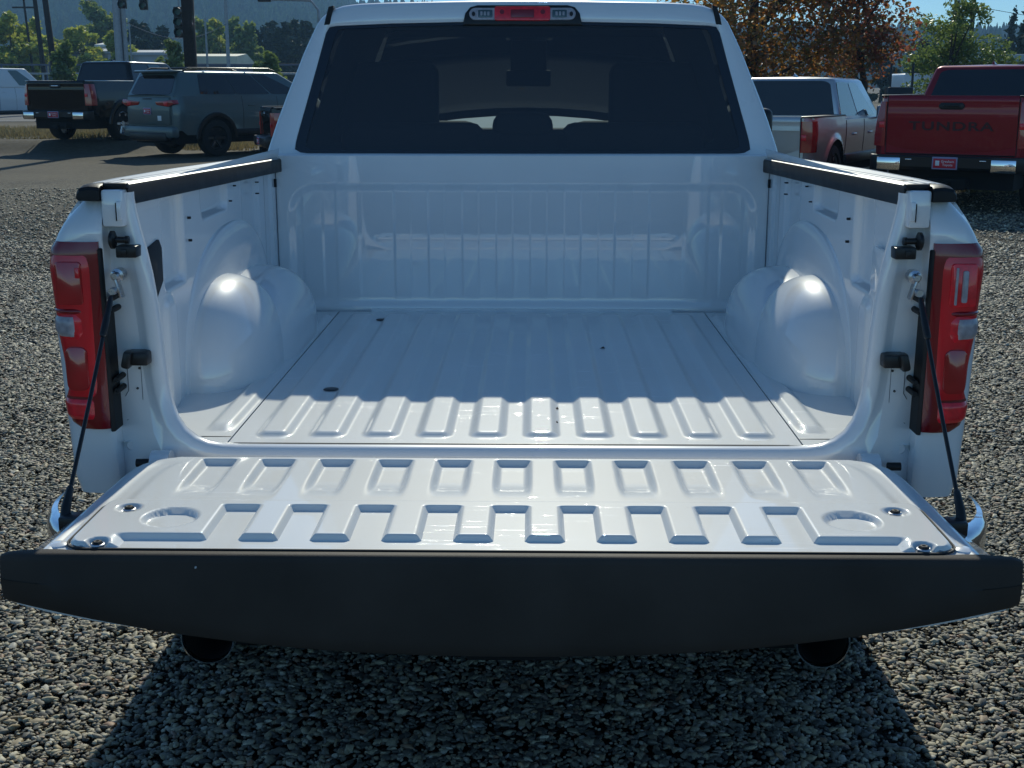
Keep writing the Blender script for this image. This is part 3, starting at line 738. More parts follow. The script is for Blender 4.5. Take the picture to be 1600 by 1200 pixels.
# little corner plugs and hinge ears
for sd in (-1,1):
    b = MB(); b.lathe([(0,.018),(.004,.016),(.007,.008),(.007,.0005)], (sd*.775,-.590,FZ-.008), 'Z', 20); b.build('corner_boss', 'white', GATE)
    b = MB(); b.lathe([(-.02,.001),(-.02,.03),(.02,.03),(.02,.001)], (sd*.757,-.030,FZ-.030), 'X', 24); b.build('hinge_ear', 'white', GATE)
    b = MB(); b.lathe([(-.008,.001),(-.008,.009),(.02,.009),(.02,.001)] , (sd*.812,-.005,FZ-.035), 'X', 16); b.build('hinge_pin', 'drkhole', T)
    b = MB(); b.bbox(*sorted((sd*.79, sd*.845)), -.41,-.37, FZ-.05,FZ-.02,.005); b.build('cable_bracket', 'black', GATE)
# gate body: rolled side and curved outer skin underneath
def skin(y):  # depth of the outer skin below the inner panel
    return lerpt([(-.66,.19),(-.60,.178),(-.5,.150),(-.3,.105),(-.15,.085),(-.05,.075)], y)
def zbot(x): return .683 + .098*(abs(x)/.855)**2.3
b = MB(); rows = []
for y in [-.052,-.075,-.12,-.2,-.35,-.5,-.58,-.622]:
    w = tgw(y); W2 = w + .045*sstep(-.1,-.5,y); row = []
    k = (zbot(0) - .005 - FZ) / -skin(-.622)
    sec = [(w, FZ-.016),(w+.006, FZ-.022),(W2, FZ-.045)]
    zl = lambda x: FZ - skin(y) * (FZ - zbot(x)+.004) / (FZ - zbot(0)+.004)
    dn = .012*sstep(-.45,-.60,y)
    sec += [(W2, zl(W2)+.012),(W2-.008, zl(W2) - dn)]
    sec += [(W2*t, zl(W2*t) - dn*sstep(.35,.9,t)) for t in (.93,.85,.75,.6,.45,.3,.15,0)]
    rows.append([(-x,y,z) for x,z in sec] + [(x,y,z) for x,z in sec[::-1][1:]])
b.grid(rows); b.fan(rows[0]); b.fan(rows[-1]); b.build('outer_skin', 'white', GATE, ang=40)
# charcoal cap along the top edge of the gate (it faces the camera)
def gcap():
    b = MB(); rows = []
    xsn = [-.858,-.8565,-.85,-.84] + frange(-.82,.82,60) + [.84,.85,.8565,.858]
    for x in xsn:
        ax = abs(x); e = .004*sstep(.845,.858,ax); zb = zbot(x); zt = .866 - .002*(1-sstep(.0,.8,ax))*0
        t0 = -.612 if ax > .762 else -.6165
        sk = .02*sstep(.79,.858,ax)
        rows.append([(x, t0-e*.3, zt-.02), (x, t0 - e*.3 - sk*.6, zt-.004-e), (x, t0-.004 - sk*.6, zt - e), (x, -.632, zt - e), (x, -.638, zt-.0015-e), (x, -.6425+e, zt-.006-e), (x, -.6445+e, zt-.014),
                     (x, -.648+e, zt-.05), (x, -.650+e, (zt+zb)/2), (x, -.648+e, zb+.03), (x, -.644+e, zb+.008), (x, -.640+e, zb+.002), (x, -.632, zb), (x,-.612,zb+.01)])
    b.grid(rows, closed=True); b.fan(rows[0]); b.fan(rows[-1]); return b
gcap().build('edge_cap', 'charcoal', GATE, ang=35)
b = MB(); b.lathe([(-.001,.0004),(-.001,.0015),(.002,.002)], (-.525,-.6472,.846), 'Y', 8); b.build('paint_chip', 'white', GATE)

# ---- bumper, exhaust, hitch, underbody
b = MB(); rows = []
for k in range(0, 81):
    t = math.sin(math.pi/2*math.sin(math.pi/2*(-1 + 2*k/80))); s = abs(t)**2.5
    x = 1.012*t if abs(t) < .86 else math.copysign(.87 + .19*math.sin((abs(t)-.86)/.14*math.pi/2*.98), t)
    y = -.10 + .27*max(0,(abs(t)-.84)/.16)**2.2
    rows.append([(x, y+.05, .700),(x*1.0, y+.012, .704),(x*1.004, y, .697),(x*1.006, y-.004, .68),(x*1.004, y-.002,.62),(x, y+.01, .59),(x*.99, y+.03, .57),(x*.985, y+.06, .565)])
b.grid(rows); b.build('rear_bumper', 'chrome', T, ang=50)
for sd in (-1,1):
    b = MB(); pts = [(.62,-.06),(.84,-.06),(.915,-.02),(.945,.04),(.96,.12),(.95,.2),(.62,.2)]
    b.prism([(sd*x,y) for x,y in pts], .655, .699, 'Z', .006)
    st = b.build('bumper_step', 'black', T)
    b = MB()
    for k in range(6): b.bbox(*sorted((sd*.70, sd*.935)), -.07+.035*k, -.058+.035*k, .697, .706, .002)
    b.build('step_rib', 'rubber', st)
    b = MB(); b.lathe([(-.10,.056),(-.112,.058),(-.112,.0612),(-.10,.062),(.2,.062)], (sd*.70,-.02,.392), 'Y', 40)
    b.v = [(x,y+.17,z+.012) for x,y,z in b.v]
    ex = b.build('exhaust_tip', 'chrome', T)
    b = MB(); b.lathe([(-.108,.057),(.10,.054),(.10,.001)], (sd*.70,.15,.404), 'Y', 32); b.build('exhaust_bore', 'dark', ex)
b = MB(); b.bbox(-.045,.045,-.14,.3,.45,.53,.006); b.bbox(-.10,.10,-.12,-.05,.43,.45,.004); b.build('hitch_receiver', 'dark', T)
b = MB(); b.bbox(-.80,.80,.04,1.75,.60,.83,.02); b.bbox(-.55,.55,-.1,.6,.45,.62,.05); b.bbox(-.85,.85,1.6,5.3,.34,.75,.05); b.bbox(-.75,.75,.97,1.13,.35,.50,.05)
b.build('underbody', 'dark', T)
# ---- wheels
def wheel_parts(parent, x, y, r, w, side, rimm='rim', spokes=6, name='wheel', tyre_h=.12):
    """tyre lathed about X with side sticking out towards `side`"""
    b = MB(); h = w/2; ri = r*(1-tyre_h/.4) if tyre_h else r*.7
    ri = r - tyre_h
    b.lathe([(-h*.75,ri),(-h,ri+.02),(-h*1.02,r*.86),(-h*.9,r*.97),(-h*.7,r),(0,r*1.003),(h*.7,r),(h*.9,r*.97),(h*1.02,r*.86),(h,ri+.02),(h*.75,ri)], (x,y,r), 'X', 40)
    ty = b.build(name, 'rubber', parent)
    b = MB(); f = side*h*.72
    b.lathe([(f-side*.10,ri*.9),(f-side*.02,ri*.93),(f,ri*.99),(f+side*.012,ri*1.0),(f+side*.01,ri*1.03)], (x,y,r), 'X', 36)
    b.lathe([(f-side*.11,.001),(f-side*.11,ri*.95)], (x,y,r), 'X', 24)
    b.lathe([(f-side*.01,.001),(f-side*.01,ri*.22),(f-side*.05,ri*.30)], (x,y,r), 'X', 20)
    for k in range(spokes):
        a = 2*math.pi*k/spokes; ca, sa = math.cos(a), math.sin(a)
        q = []
        for (rr, ww, dx) in ((ri*.15,.035,-.03),(ri*.97,.028,-.005)):
            for sw in (-1,1):
                for dd in (0,-.035): q.append((x + f + side*(dx+dd), y + rr*ca - sw*ww*sa, r + rr*sa + sw*ww*ca))
        b.hull(q, .004, 1)
    b.build('rim', rimm, ty)
    return ty
for sd in (-1,1):
    for y in (1.05, 4.72): wheel_parts(T, sd*.90, y, .405, .28, sd)
# wheel wells dark liner
for sd in (-1,1):
    b = MB(); b.lathe([(sd*.70,.45),(sd*.93,.452)], (0,1.05,.42), 'X', 40); b.build('wheel_liner', 'dark', T)

# ---- cab
BELT = 1.385
CP = [(1.395,.886),(1.51,.848),(1.596,.816),(1.686,.779),(1.745,.756),(1.80,.730),(1.845,.708),(1.864,.693),(1.879,.675),(1.891,.652),(1.900,.625),(1.907,.58)]
def cy(z): return 1.80 + .135*(z-1.39)/.52      # the rear face leans forward
def outer_half(n=40):
    pts = [(CP[0][1], 1.33)] + [(x, z) for z, x in CP] + [(.5,1.911),(.35,1.914),(.2,1.917),(0,1.918)]
    return pts
def glass_x(z): return lerpt([(1.395,.781),(1.812,.676)], z)
# glass outline in (x, z)
GO = [(0,1.404),(.74,1.4045),(.772,1.408),(.781,1.418),(.776,1.45),(.745,1.56),(.706,1.70),(.682,1.79),(.676,1.812),(.668,1.826),(.655,1.830),(.45,1.838),(.2,1.843),(0,1.845)]
def resample(p, n):
    d = [0]; 
    for a, c in zip(p, p[1:]): d.append(d[-1] + math.dist(a, c))
    out = []; j = 0
    for i in range(n):
        t = d[-1]*i/(n-1)
        while j < len(d)-2 and d[j+1] < t: j += 1
        u = (t-d[j])/max(1e-9, d[j+1]-d[j]); out.append(tuple(p[j][k] + (p[j+1][k]-p[j][k])*u for k in range(2)))
    return out
go = resample(GO, 80)
OO = [(0,1.34),(.80,1.34),(.886,1.345)] + [(x, z) for z, x in CP] + [(.5,1.911),(.35,1.914),(.2,1.917),(0,1.918)]
oo = resample(OO, 80)
# match the two outlines by angle from the glass centre so strips run straight
def ang(p): return math.atan2(p[1]-1.62, p[0])
def at_angle(poly, a):
    for p, q in zip(poly, poly[1:]):
        a0, a1 = ang(p), ang(q)
        if a0 <= a <= a1:
            u = (a-a0)/max(1e-9,a1-a0); return (p[0]+(q[0]-p[0])*u, p[1]+(q[1]-p[1])*u)
    return poly[0] if a < ang(poly[0]) else poly[-1]
angs = sorted(set([ang(p) for p in go] + [ang(p) for p in OO]))
def cab_back():
    b = MB()
    for sd in (-1,1):
        rows = []
        A = [at_angle(go, a) for a in angs]; B = [at_angle(oo, a) for a in angs]
        for t, dy in ((0,.012),(.03,.002),(.08,0),(.4,-.004),(.75,-.004),(.9,.0),(.96,.008),(1,.022)):
            rows.append([(sd*(p[0]+(q[0]-p[0])*t), cy(p[1]+(q[1]-p[1])*t) + dy, p[1]+(q[1]-p[1])*t) for p, q in zip(A, B)])
        b.grid(rows, flip=sd > 0)
    return b
cab_back().build('cab_back_panel', 'white', T, ang=50)
# lower cab back wall behind the bed
b = MB(); b.bbox(-.90,.90,1.79,1.83,.75,1.35,.01); b.build('cab_back_wall', 'white', T)
# greenhouse: roof and pillars, lofted forward
def roof():
    b = MB(); rows = []
    base = [(.886,1.36)] + [(x,z) for z,x in CP[8:]] + [(.5,1.911),(.35,1.914),(.2,1.917),(0,1.918)]
    top = [(x,z) for z,x in CP[7:]] + [(.5,1.911),(.35,1.914),(.2,1.917),(0,1.918)]
    for y, dz, sx in ((None,0,1),(2.0,.0,1),(2.3,.006,1.0),(2.9,.006,.99),(3.3,-.01,.97),(3.5,-.04,.95)):
        rows.append([(x*sx, cy(z)+.02 if y is None else y, z+dz) for x,z in top] + [(-x*sx, cy(z)+.02 if y is None else y, z+dz) for x,z in top[::-1][1:]])
    b.grid(rows); return b
roof().build('roof', 'white', T, ang=50)
for sd in (-1,1):
    b = MB()   # c pillar, b pillar, a pillar and belt
    cpill = [(x, z) for z, x in CP[:8]]
    b.grid([[(sd*x, cy(z)+.02, z) for x,z in cpill], [(sd*(x+.004), cy(z)+.24-.1*(z-1.39), z) for x,z in cpill]])
    b.build('pillar', 'white', T); b = MB(); b.grid([[(sd*(x+.002), y, z) for x,z in cpill] for y in (2.72,2.84)]); b.build('pillar', 'white', T); b = MB()
    b.tube([(sd*.86,4.05,1.30),(sd*.80,3.85,1.50),(sd*.74,3.62,1.72),(sd*.66,3.40,1.87)], [.05,.045,.04,.04], 8)
    b.build('pillar', 'white', T)
    b = MB(); b.grid([[(sd*(lerpt([(a,c) for a,c in CP],z)-.004), y, z) for z in (1.40,1.5,1.6,1.7,1.8,1.87)] for y in (2.0,2.73)])
    b.build('side_window', 'sideglass', T)
    b = MB(); b.grid([[(sd*(lerpt([(a,c) for a,c in CP],z)-.004-.02*(y-2.84)), y + (0 if y < 3 else -.62*(z-1.4)/.47), z) for z in (1.40,1.5,1.6,1.7,1.8,1.87)] for y in (2.84,3.95)])
    b.build('side_window', 'sideglass2', T)
    # black roof channel seen on the back of the roof
    b = MB(); b.hull([(sd*.6865,cy(1.838)-.006,1.832),(sd*.664,cy(1.838)-.006,1.8365),(sd*.669,cy(1.89)-.006,1.896),(sd*.652,cy(1.89)-.006,1.9),(sd*.6865,cy(1.838)+.03,1.832),(sd*.664,cy(1.838)+.03,1.8365),(sd*.669,cy(1.89)+.03,1.896),(sd*.652,cy(1.89)+.03,1.9)], .002, 1)
    b.build('roof_channel', 'trimbl', T)
# rear window
b = MB(); rows = []
for t in (0,.25,.5,.75,.93,1.0):
    rows.append([(p[0]*t*s, cy(p[1]) + .004, 1.62 + (p[1]-1.62)*1) for s in (1,) for p in go])
b = MB()
A = [at_angle(go, a) for a in angs]
ringp = [(x,z) for x,z in A] + [(-x,z) for x,z in A[::-1][1:-1]]
rows = [[(x*t, cy(1.62+(z-1.62)*t)+.006, 1.62+(z-1.62)*t) for x,z in ringp] for t in (.01,.5,1.002)]
b.grid(rows, closed=True); b.build('rear_window', 'glass', T, ang=60)
# black frit border of the window
b = MB(); rows = [[(x*t, cy(1.62+(z-1.62)*t)+.003, 1.62+(z-1.62)*t) for x,z in ringp] for t in (.955,1.002)]
b.grid(rows, closed=True); b.build('window_frit', 'sideglass', T, ang=60)
# high brake lamp
yc = cy(1.867)
LEAN = Matrix.Rotation(-math.atan(.135/.52), 3, 'X')
def chm(poly, d0, d1, m, name, parent, bev=.002):
    b = MB(); b.prism(poly, d0, d1, 'Y', bev)
    b.v = [tuple(Vector((0,yc,1.867)) + LEAN @ Vector((x,y,z))) for x,y,z in b.v]
    return b.build(name, m, parent)
hx = .205
H = chm([(-hx,-.033),(hx,-.033),(hx-.008,.005),(hx-.025,.026),(hx-.05,.033),(-hx+.05,.033),(-hx+.025,.026),(-hx+.008,.005)], -.008, .01, 'black', 'high_brake_lamp', T)
chm(rrect(-.183,.183,-.020,.022,.021,6), -.014, -.004, 'lensclear', 'cargo_lens', H)
chm(rrect(-.096,.096,-.023,.026,.008), -.018, -.006, 'lensbright', 'brake_lens', H)
chm(rrect(-.040,.040,-.014,.014,.003), -.0195, -.017, 'lensdark', 'lens_grid', H)
for x in (-.070,.070): chm([(x+.008*math.cos(t), .006+.008*math.sin(t)) for t in frange(0,5.8,12)], -.0195, -.017, 'lensdark', 'lens_dot', H, 0)
for sd in (-1,1):
    chm(rrect(*sorted((sd*.103, sd*.152)), -.012,.014,.003), -.0155, -.013, 'sideglass2', 'bulb_window', H)
    for k in range(3): chm(rrect(*sorted((sd*(.113+.012*k), sd*(.121+.012*k))), -.006,.008,.002), -.0175, -.015, 'lensclear', 'led', H)
    chm([(sd*.168+.006*math.cos(t), .008*math.sin(t)) for t in frange(0,5.8,12)], -.0165, -.0135, 'black', 'lamp_screw', H, 0)
b = MB(); b.hull([(-.03,2.2,1.92),(.03,2.2,1.92),(-.012,2.26,1.955),(.012,2.26,1.955),(-.02,2.3,1.92),(.02,2.3,1.92),(0,2.08,1.92)], .004, 2); b.build('roof_antenna', 'black', T)
# ---- cab interior seen through the glass
b = MB(); b.bbox(-.2,.2,2.03,2.15,.9,1.475,.04,3)
for sd in (-1,1):
    b.bbox(*sorted((sd*.14, sd*.66)), 2.02,2.16, .9,1.50,.05,3); b.bbox(*sorted((sd*.20,sd*.60)), 2.95,3.12,.95,1.48,.06,3)
b.build('seat_back', 'interior', T)
for (x, y, w, z0, z1) in ((-.56,2.6,.22,1.40,1.722),(.56,2.6,.22,1.40,1.722),(0,2.09,.11,1.42,1.538)):
    b = MB(); b.bbox(x-w, x+w, y-.05, y+.05, z0, z1, .05, 4); b.build('headrest', 'interior', T)
b = MB(); b.bbox(-.80,.80,3.60,3.86,1.0,1.425,.04,3); b.build('dashboard', 'interior', T)
b = MB(); b.lathe([(0,.185),(.012,.192),(.024,.185),(.012,.176),(0,.185)], (-.42,3.50,1.24), 'Y', 32); b.build('steering_wheel', 'interior', T)
b = MB(); b.bbox(-.09,.12,3.52,3.54,1.625,1.70,.015,2); b.bbox(-.07,.10,3.54,3.62,1.69,1.86,.01); b.build('rear_view_mirror', 'interior', T)
b = MB(); b.box(-.86,.86,1.95,3.9,.70,.74); b.box(-.62,.62,2.0,3.3,1.893,1.898); b.build('cab_floor', 'interior', T)
b = MB()
for sd in (-1,1):
    b.grid([[(sd*x, y, z) for x, z in ((.80,1.30),(.765,1.42),(.70,1.60),(.645,1.76),(.60,1.86),(.60,1.885))] for y in (1.93,2.6,3.1)])
b.build('inner_trim', 'interior', T)
b = MB(); b.grid([[(x, 1.975, z) for x in (-.60,.60)] for z in (1.855,1.895)]); b.grid([[(x, y, 1.893) for x in (-.62,.62)] for y in (1.975,3.4)]); b.build('headliner', 'interior', T)
b = MB(); b.grid([[(x, 3.40, 1.845) for x in (-.64,.64)], [(x, 3.47, 1.92) for x in (-.64,.64)]]); b.build('windshield_header', 'interior', T)
# windshield
b = MB(); b.grid([[(x*k, y + .10*(1-(x/.8)**2), z) for x in frange(-.8,.8,11)] for (k,y,z) in ((1.02,3.98,1.30),(.95,3.75,1.53),(.88,3.52,1.76),(.82,3.40,1.875))]); b.build('windshield', 'windshield', T)
# front body: doors, fenders, hood
def frontbody():
    b = MB(); cols = []
    def zb(y):
        a = y-4.72
        return .41 + math.sqrt(.47**2 - a*a) if abs(a) < .47 else .46
    ys = [1.80,2.0,2.4,2.8,3.4,3.9,4.1,4.2] + [4.72-.47*math.cos(math.pi*k/18) for k in range(19)] + [5.25,5.4,5.55,5.65,5.70]
    def ztop(y): return lerpt([(1.8,1.39),(3.9,1.33),(4.1,1.30),(5.2,1.24),(5.55,1.16),(5.70,1.0)], y)
    for y in ys:
        ed = .10*sstep(5.35,5.7,y)
        col = []
        for i in range(18):
            z = zb(y) + (ztop(y)-zb(y))*i/17
            x = lerpt([(.4,.975),(.6,.99),(.9,1.0),(1.15,.985),(1.3,.945),(1.39,.89)], z) - ed*1.4
            if y > 3.9: x += .015*(1-sstep(.5,.62,math.hypot(y-4.72,z-.41)))
            col.append((x,y,z))
        cols.append(col)
    b.grid(cols); b.grid([[(-x,y,z) for x,y,z in c] for c in cols], flip=True)
    # hood
    rows = []
    for c in cols:
        x, y, z = c[-1]
        if y >= 3.9: rows.append([(x*t, y, z + .05*(1-t*t)) for t in frange(-1,1,13)])
    b.grid(rows); 
    last = cols[-1]; b.grid([[(-x,y,z) for x,y,z in last],[(x,y,z) for x,y,z in last]])
    return b
frontbody().build('front_body', 'white', T, ang=40)
b = MB(); b.bbox(-.7,.7,5.68,5.74,.62,.98,.03); b.build('grille', 'black', T)
for sd in (-1,1):
    b = MB(); b.bbox(*sorted((sd*.62,sd*.93)), 5.52,5.72,.86,1.0,.03); b.build('headlight', 'lensclear', T)
    b = MB(); b.bbox(*sorted((sd*.98,sd*1.22)), 3.78,3.88,1.30,1.52,.035,3); b.bbox(*sorted((sd*.90,sd*1.02)), 3.82,3.88,1.32,1.36,.01); b.build('side_mirror', 'black', T)
    b = MB(); b.bbox(*sorted((sd*.994,sd*1.01)), 2.05,2.25,1.14,1.18,.008); b.bbox(*sorted((sd*.994,sd*1.01)), 3.0,3.2,1.14,1.18,.008); b.build('door_handle', 'white', T)
# bits of dry leaf lying on the floor
for (x, y, s) in ((.248,1.072,.009),(.099,.34,.006),(.096,.209,.005)):
    b = MB(); b.hull([(x-s,y,FZ+.001),(x+s*.8,y+s*.4,FZ+.001),(x,y-s*.5,FZ+.004),(x+s*.2,y+s,FZ+.006)], 0)
    o = b.build('leaf_scrap', 'leafbit'); tag(o, {.248:'dark scrap of dry leaf in the shade near the middle of the bed floor', .099:'dark speck of leaf between two lit floor ribs, the one farther from the tailgate', .096:'dark speck of leaf between two lit floor ribs, the one nearer the tailgate'}[x], 'leaf')
# ================================================================== PARKED VEHICLES
def paint(name, col, metal=.3, rough=.35, coat=.6, spec=.3): return mat(name, col, rough, metal, coat, .03, spec, nscale=3, rvar=.04)
M['p_black'] = paint('black_paint', (.003,.003,.0035), 0, coat=.9, spec=.05)
M['p_grey'] = paint('grey_green_paint', (.10,.14,.145), .3)
M['p_silver'] = paint('silver_paint', (.50,.51,.52), .7)
M['p_red'] = paint('deep_red_paint', (.26,.004,.014), .3)
M['p_white'] = paint('fleet_white_paint', (.72,.73,.74), 0)
M['p_blue'] = paint('blue_paint', (.05,.09,.18), .4)
M['redlamp'] = mat('car_red_lamp', (.38,.01,.012), .15, 0, 1)
M['plate_red'] = mat('plate_red', (.55,.02,.04), .4)
M['plate_frame'] = mat('plate_frame', (.30,.28,.42), .4)
M['letter_white'] = mat('letter_white', (.8,.8,.8), .5)
M['letter_dark'] = mat('letter_dark', (.05,.004,.006), .5)
M['green'] = mat('green_graphic', (.05,.16,.05), .5)

def bilerp(q, u, v):
    a, b, c, d = [Vector(p) for p in q]      # a b bottom, c d top (a-b, d-c)
    return (a*(1-u)+b*u)*(1-v) + (d*(1-u)+c*u)*v
def panel(q, u0, u1, v0, v1, off, m, name, parent, r=.06, cut=0):
    """rounded pane lying on the flat face q (corners a,b,c,d), proud by off"""
    a, b, c, d = [Vector(p) for p in q]; n = (b-a).cross(d-a).normalized()
    pts = rrect(u0, u1, v0, v1, min(r, .45*(u1-u0), .45*(v1-v0)))
    pts = [(u + cut*(v-v0)/(v1-v0)*(1 if u > (u0+u1)/2 else 0), v) for u, v in pts]
    mb = MB(); P = [bilerp(q, u, v) for u, v in pts]
    lo = [tuple(p + n*(off-.02)) for p in P]; hi = [tuple(p + n*off) for p in P]
    mb.grid([lo, hi], closed=True); mb.fan(hi)
    return mb.build(name, m, parent, ang=30)

def vehicle(name, loc, rz, label, cat, sp, group=None):
    """sp: dimensions and finishes.  Local frame: +Y forward, origin on the ground under the tail"""
    t = empty(name, loc, rz, label, cat, group)
    Wd, L = sp['w']/2, sp['l']; r = sp.get('r', .40); ya, yf = sp['ya'], sp['yf']
    sill, belt = sp.get('sill', .48), sp['belt']; arch = r + sp.get('arch', .09)
    P_ = sp['paint']; kind = sp['kind']
    cy0, cy1 = sp['cab']                 # belt extents of the greenhouse
    def zbot(y):
        for a in (ya, yf):
            if abs(y-a) < arch: return max(sill, r + math.sqrt(arch*arch-(y-a)**2))
        return sill + (.10 if y < .2 else 0)
    def ztop(y):
        if kind == 'pickup' and y < cy0: return sp['rail'] + .03*sstep(0, cy0, y)*0
        if y > cy1 - .5: return lerpt([(cy1-.5, belt), (cy1, sp['hood']), (L-.5, sp['hood']-.06), (L-.12, sp['hood']-.16), (L, sp['hood']-.30)], y)
        return belt
    ys = sorted(set([0,.03,.08,.16,.3] + frange(.5, L-.6, 16) + [L-.4,L-.25,L-.12,L-.04,L] + [ya+arch*math.cos(math.pi*k/14) for k in range(15)] + [yf+arch*math.cos(math.pi*k/14) for k in range(15)] + [cy0-.001, cy0, cy1]))
    def X(y, z):
        e = .12*(1-sstep(0,.16,y))**2 + .20*sstep(L-.6,L,y)**2
        fl = sp.get('flare', .03)*max(1-sstep(arch, arch+.10, math.hypot(y-ya, z-r)), 1-sstep(arch, arch+.10, math.hypot(y-yf, z-r)))
        return Wd*lerpt([(.3,.93),(.55,.965),(.85,.985),(1.0,.985),(1.2,.965),(1.45,.91),(1.6,.88)], z) - e + fl
    b = MB(); cols = []
    for y in ys:
        zb, zt = zbot(y), ztop(y); cols.append([(X(y, zb+(zt-zb)*i/14), y, zb+(zt-zb)*i/14) for i in range(15)])
    b.grid(cols, flip=False); b.grid([[(-x,y,z) for x,y,z in c] for c in cols], flip=True)
    b.grid([[(c[-1][0]*s, c[-1][1], c[-1][2] + .035*(1-s*s)) for s in frange(-1,1,9)] for c in cols if c[0][1] >= (cy0 if kind == 'pickup' else 0)])
    for c in (cols[0], cols[-1]): b.grid([[(-x,y,z) for x,y,z in c], c])
    body = b.build('body', P_, t, ang=35)
    b = MB(); b.box(-Wd+.22, Wd-.22, .15, L-.2, .30, .62); 
    for y in (ya, yf): b.box(-Wd+.06, Wd-.06, y-arch+.01, y+arch-.01, r+.05, r+arch-.02)
    b.build('underbody', 'dark', t)
    for sd in (-1,1):
        for y in (ya, yf): wheel_parts(t, sd*(Wd-.145), y, r, .27, sd, sp.get('rim','rim'), 6, 'wheel', sp.get('tyre', .13))
        # arch lips
        if sp.get('lip'):
            for y in (ya, yf):
                b = MB(); rows = []
                for k in range(17):
                    a = math.pi*k/16; ca, sa = math.cos(a), math.sin(a)
                    rows.append([(sd*(X(y+arch*ca, r+arch*sa)+.012), y+(arch-.01)*ca, r+(arch-.01)*sa), (sd*(X(y+arch*ca, r+arch*sa)+.022), y+(arch+.02)*ca, r+(arch+.02)*sa), (sd*(X(y+arch*ca,r+arch*sa)+.018), y+(arch+.07)*ca, r+(arch+.07)*sa), (sd*(X(y+arch*ca,r+arch*sa)-.01), y+(arch+.085)*ca, r+(arch+.085)*sa)])
                b.grid(rows); b.build('wheel_arch_trim', sp['lip'], t, ang=40)
    # greenhouse
    wb, wr = sp.get('wb', Wd*.91), sp.get('wr', Wd*.70); rf = sp['roof']
    ty0, ty1 = sp['top']
    bz = belt - .03
    q = [(-wb,cy0,bz),(wb,cy0,bz),(wb,cy1,bz-.02),(-wb,cy1,bz-.02),(-wr,ty0,rf-.015),(wr,ty0,rf-.015),(wr,ty1,rf-.03),(-wr,ty1,rf-.03),(0,(ty0+ty1)/2,rf+.012)]
    b = MB(); b.hull(q, .055, 3); gh = b.build('cab' if kind == 'pickup' else 'greenhouse', P_, t, ang=35)
    back = [q[0], q[1], q[5], q[4]]; rgt = [q[1], q[2], q[6], q[5]]; lft = [q[3], q[0], q[4], q[7]]; frt = [q[2], q[3], q[7], q[6]]
    G = 'sideglass'
    rw = sp.get('rearglass', (.07,.93,.10,.90))
    o = panel(back, *rw, .006, G, 'rear_window', t, .10)
    panel(frt, .06,.94,.06,.95, .006, 'sideglass2', 'windshield', t, .05)
    for (u0,u1,gm,cut) in sp['side']:
        panel(rgt, u0, u1, .12, .90, .006, gm, 'side_window', t, .03, cut)
        panel(lft, 1-u1, 1-u0, .12, .90, .006, gm, 'side_window', t, .03)
    # roof sheen bars / antenna
    b = MB(); b.hull([(-.025,ty0+.25,rf),(.025,ty0+.25,rf),(-.025,ty0+.42,rf),(.025,ty0+.42,rf),(0,ty0+.28,rf+.06)], .005, 1); b.build('antenna_fin', P_, t)
    for sd in (-1,1):
        b = MB(); b.bbox(*sorted((sd*(Wd-.05), sd*(Wd+.13))), cy1-.62, cy1-.52, belt-.02, belt+.18, .035, 3); b.build('side_mirror', P_ if sp.get('mirror') else 'black', t)
        for y in sp['handles']:
            b = MB(); b.bbox(*sorted((sd*(X(y,belt-.22)-.006), sd*(X(y,belt-.22)+.022))), y, y+.2, belt-.24, belt-.205, .01); b.build('door_handle', sp.get('handle', P_), t)
        # door shut lines
        for y in sp['shuts']:
            b = MB(); b.tube([(sd*(X(y, z)+.001), y, z) for z in frange(sill+.12, belt-.01, 8)], .005, 5); b.build('door_gap', 'trimbl', t)
        b = MB(); b.bbox(*sorted((sd*(Wd-.34), sd*(Wd-.05))), L-.16, L-.02, sp['hood']-.32, sp['hood']-.17, .03); b.build('headlight', 'lensclear', t)
        b = MB(); b.bbox(*sorted((sd*(Wd-.05), sd*(Wd+.005))), ya+arch+.06, yf-arch-.06, sill-.03, sill+.11, .02); b.build('sill_trim', 'black', t)
    b = MB(); b.bbox(-Wd*.6, Wd*.6, L-.06, L+.02, .6, sp['hood']-.22, .03); b.build('grille', 'black', t)
    b = MB(); b.bbox(-Wd*.93, Wd*.93, L-.18, L+.05, .38, .62, .06); b.build('front_bumper', sp.get('fbump','black'), t)
    return t, X

def plate(t, x, y, z, w=.32, h=.16):
    b = MB(); b.bbox(x-w/2, x+w/2, y-.012, y, z-h/2, z+h/2, .006); p = b.build('licence_plate', 'plate_frame', t)
    b = MB(); b.bbox(x-w/2+.018, x+w/2-.018, y-.016, y-.010, z-h/2+.018, z+h/2-.022, .003); b.build('plate_insert', 'plate_red', p)
    b = MB(); b.bbox(x-w*.36, x-w*.20, y-.019, y-.014, z-h*.2, z+h*.2, .003); b.build('plate_emblem', 'letter_white', p)
    text_mesh('plate_text', 'Gresham\nToyota', .045, .001, 'letter_white', p, Matrix.Translation((x+w*.12, y-.0175, z)) @ STAND)

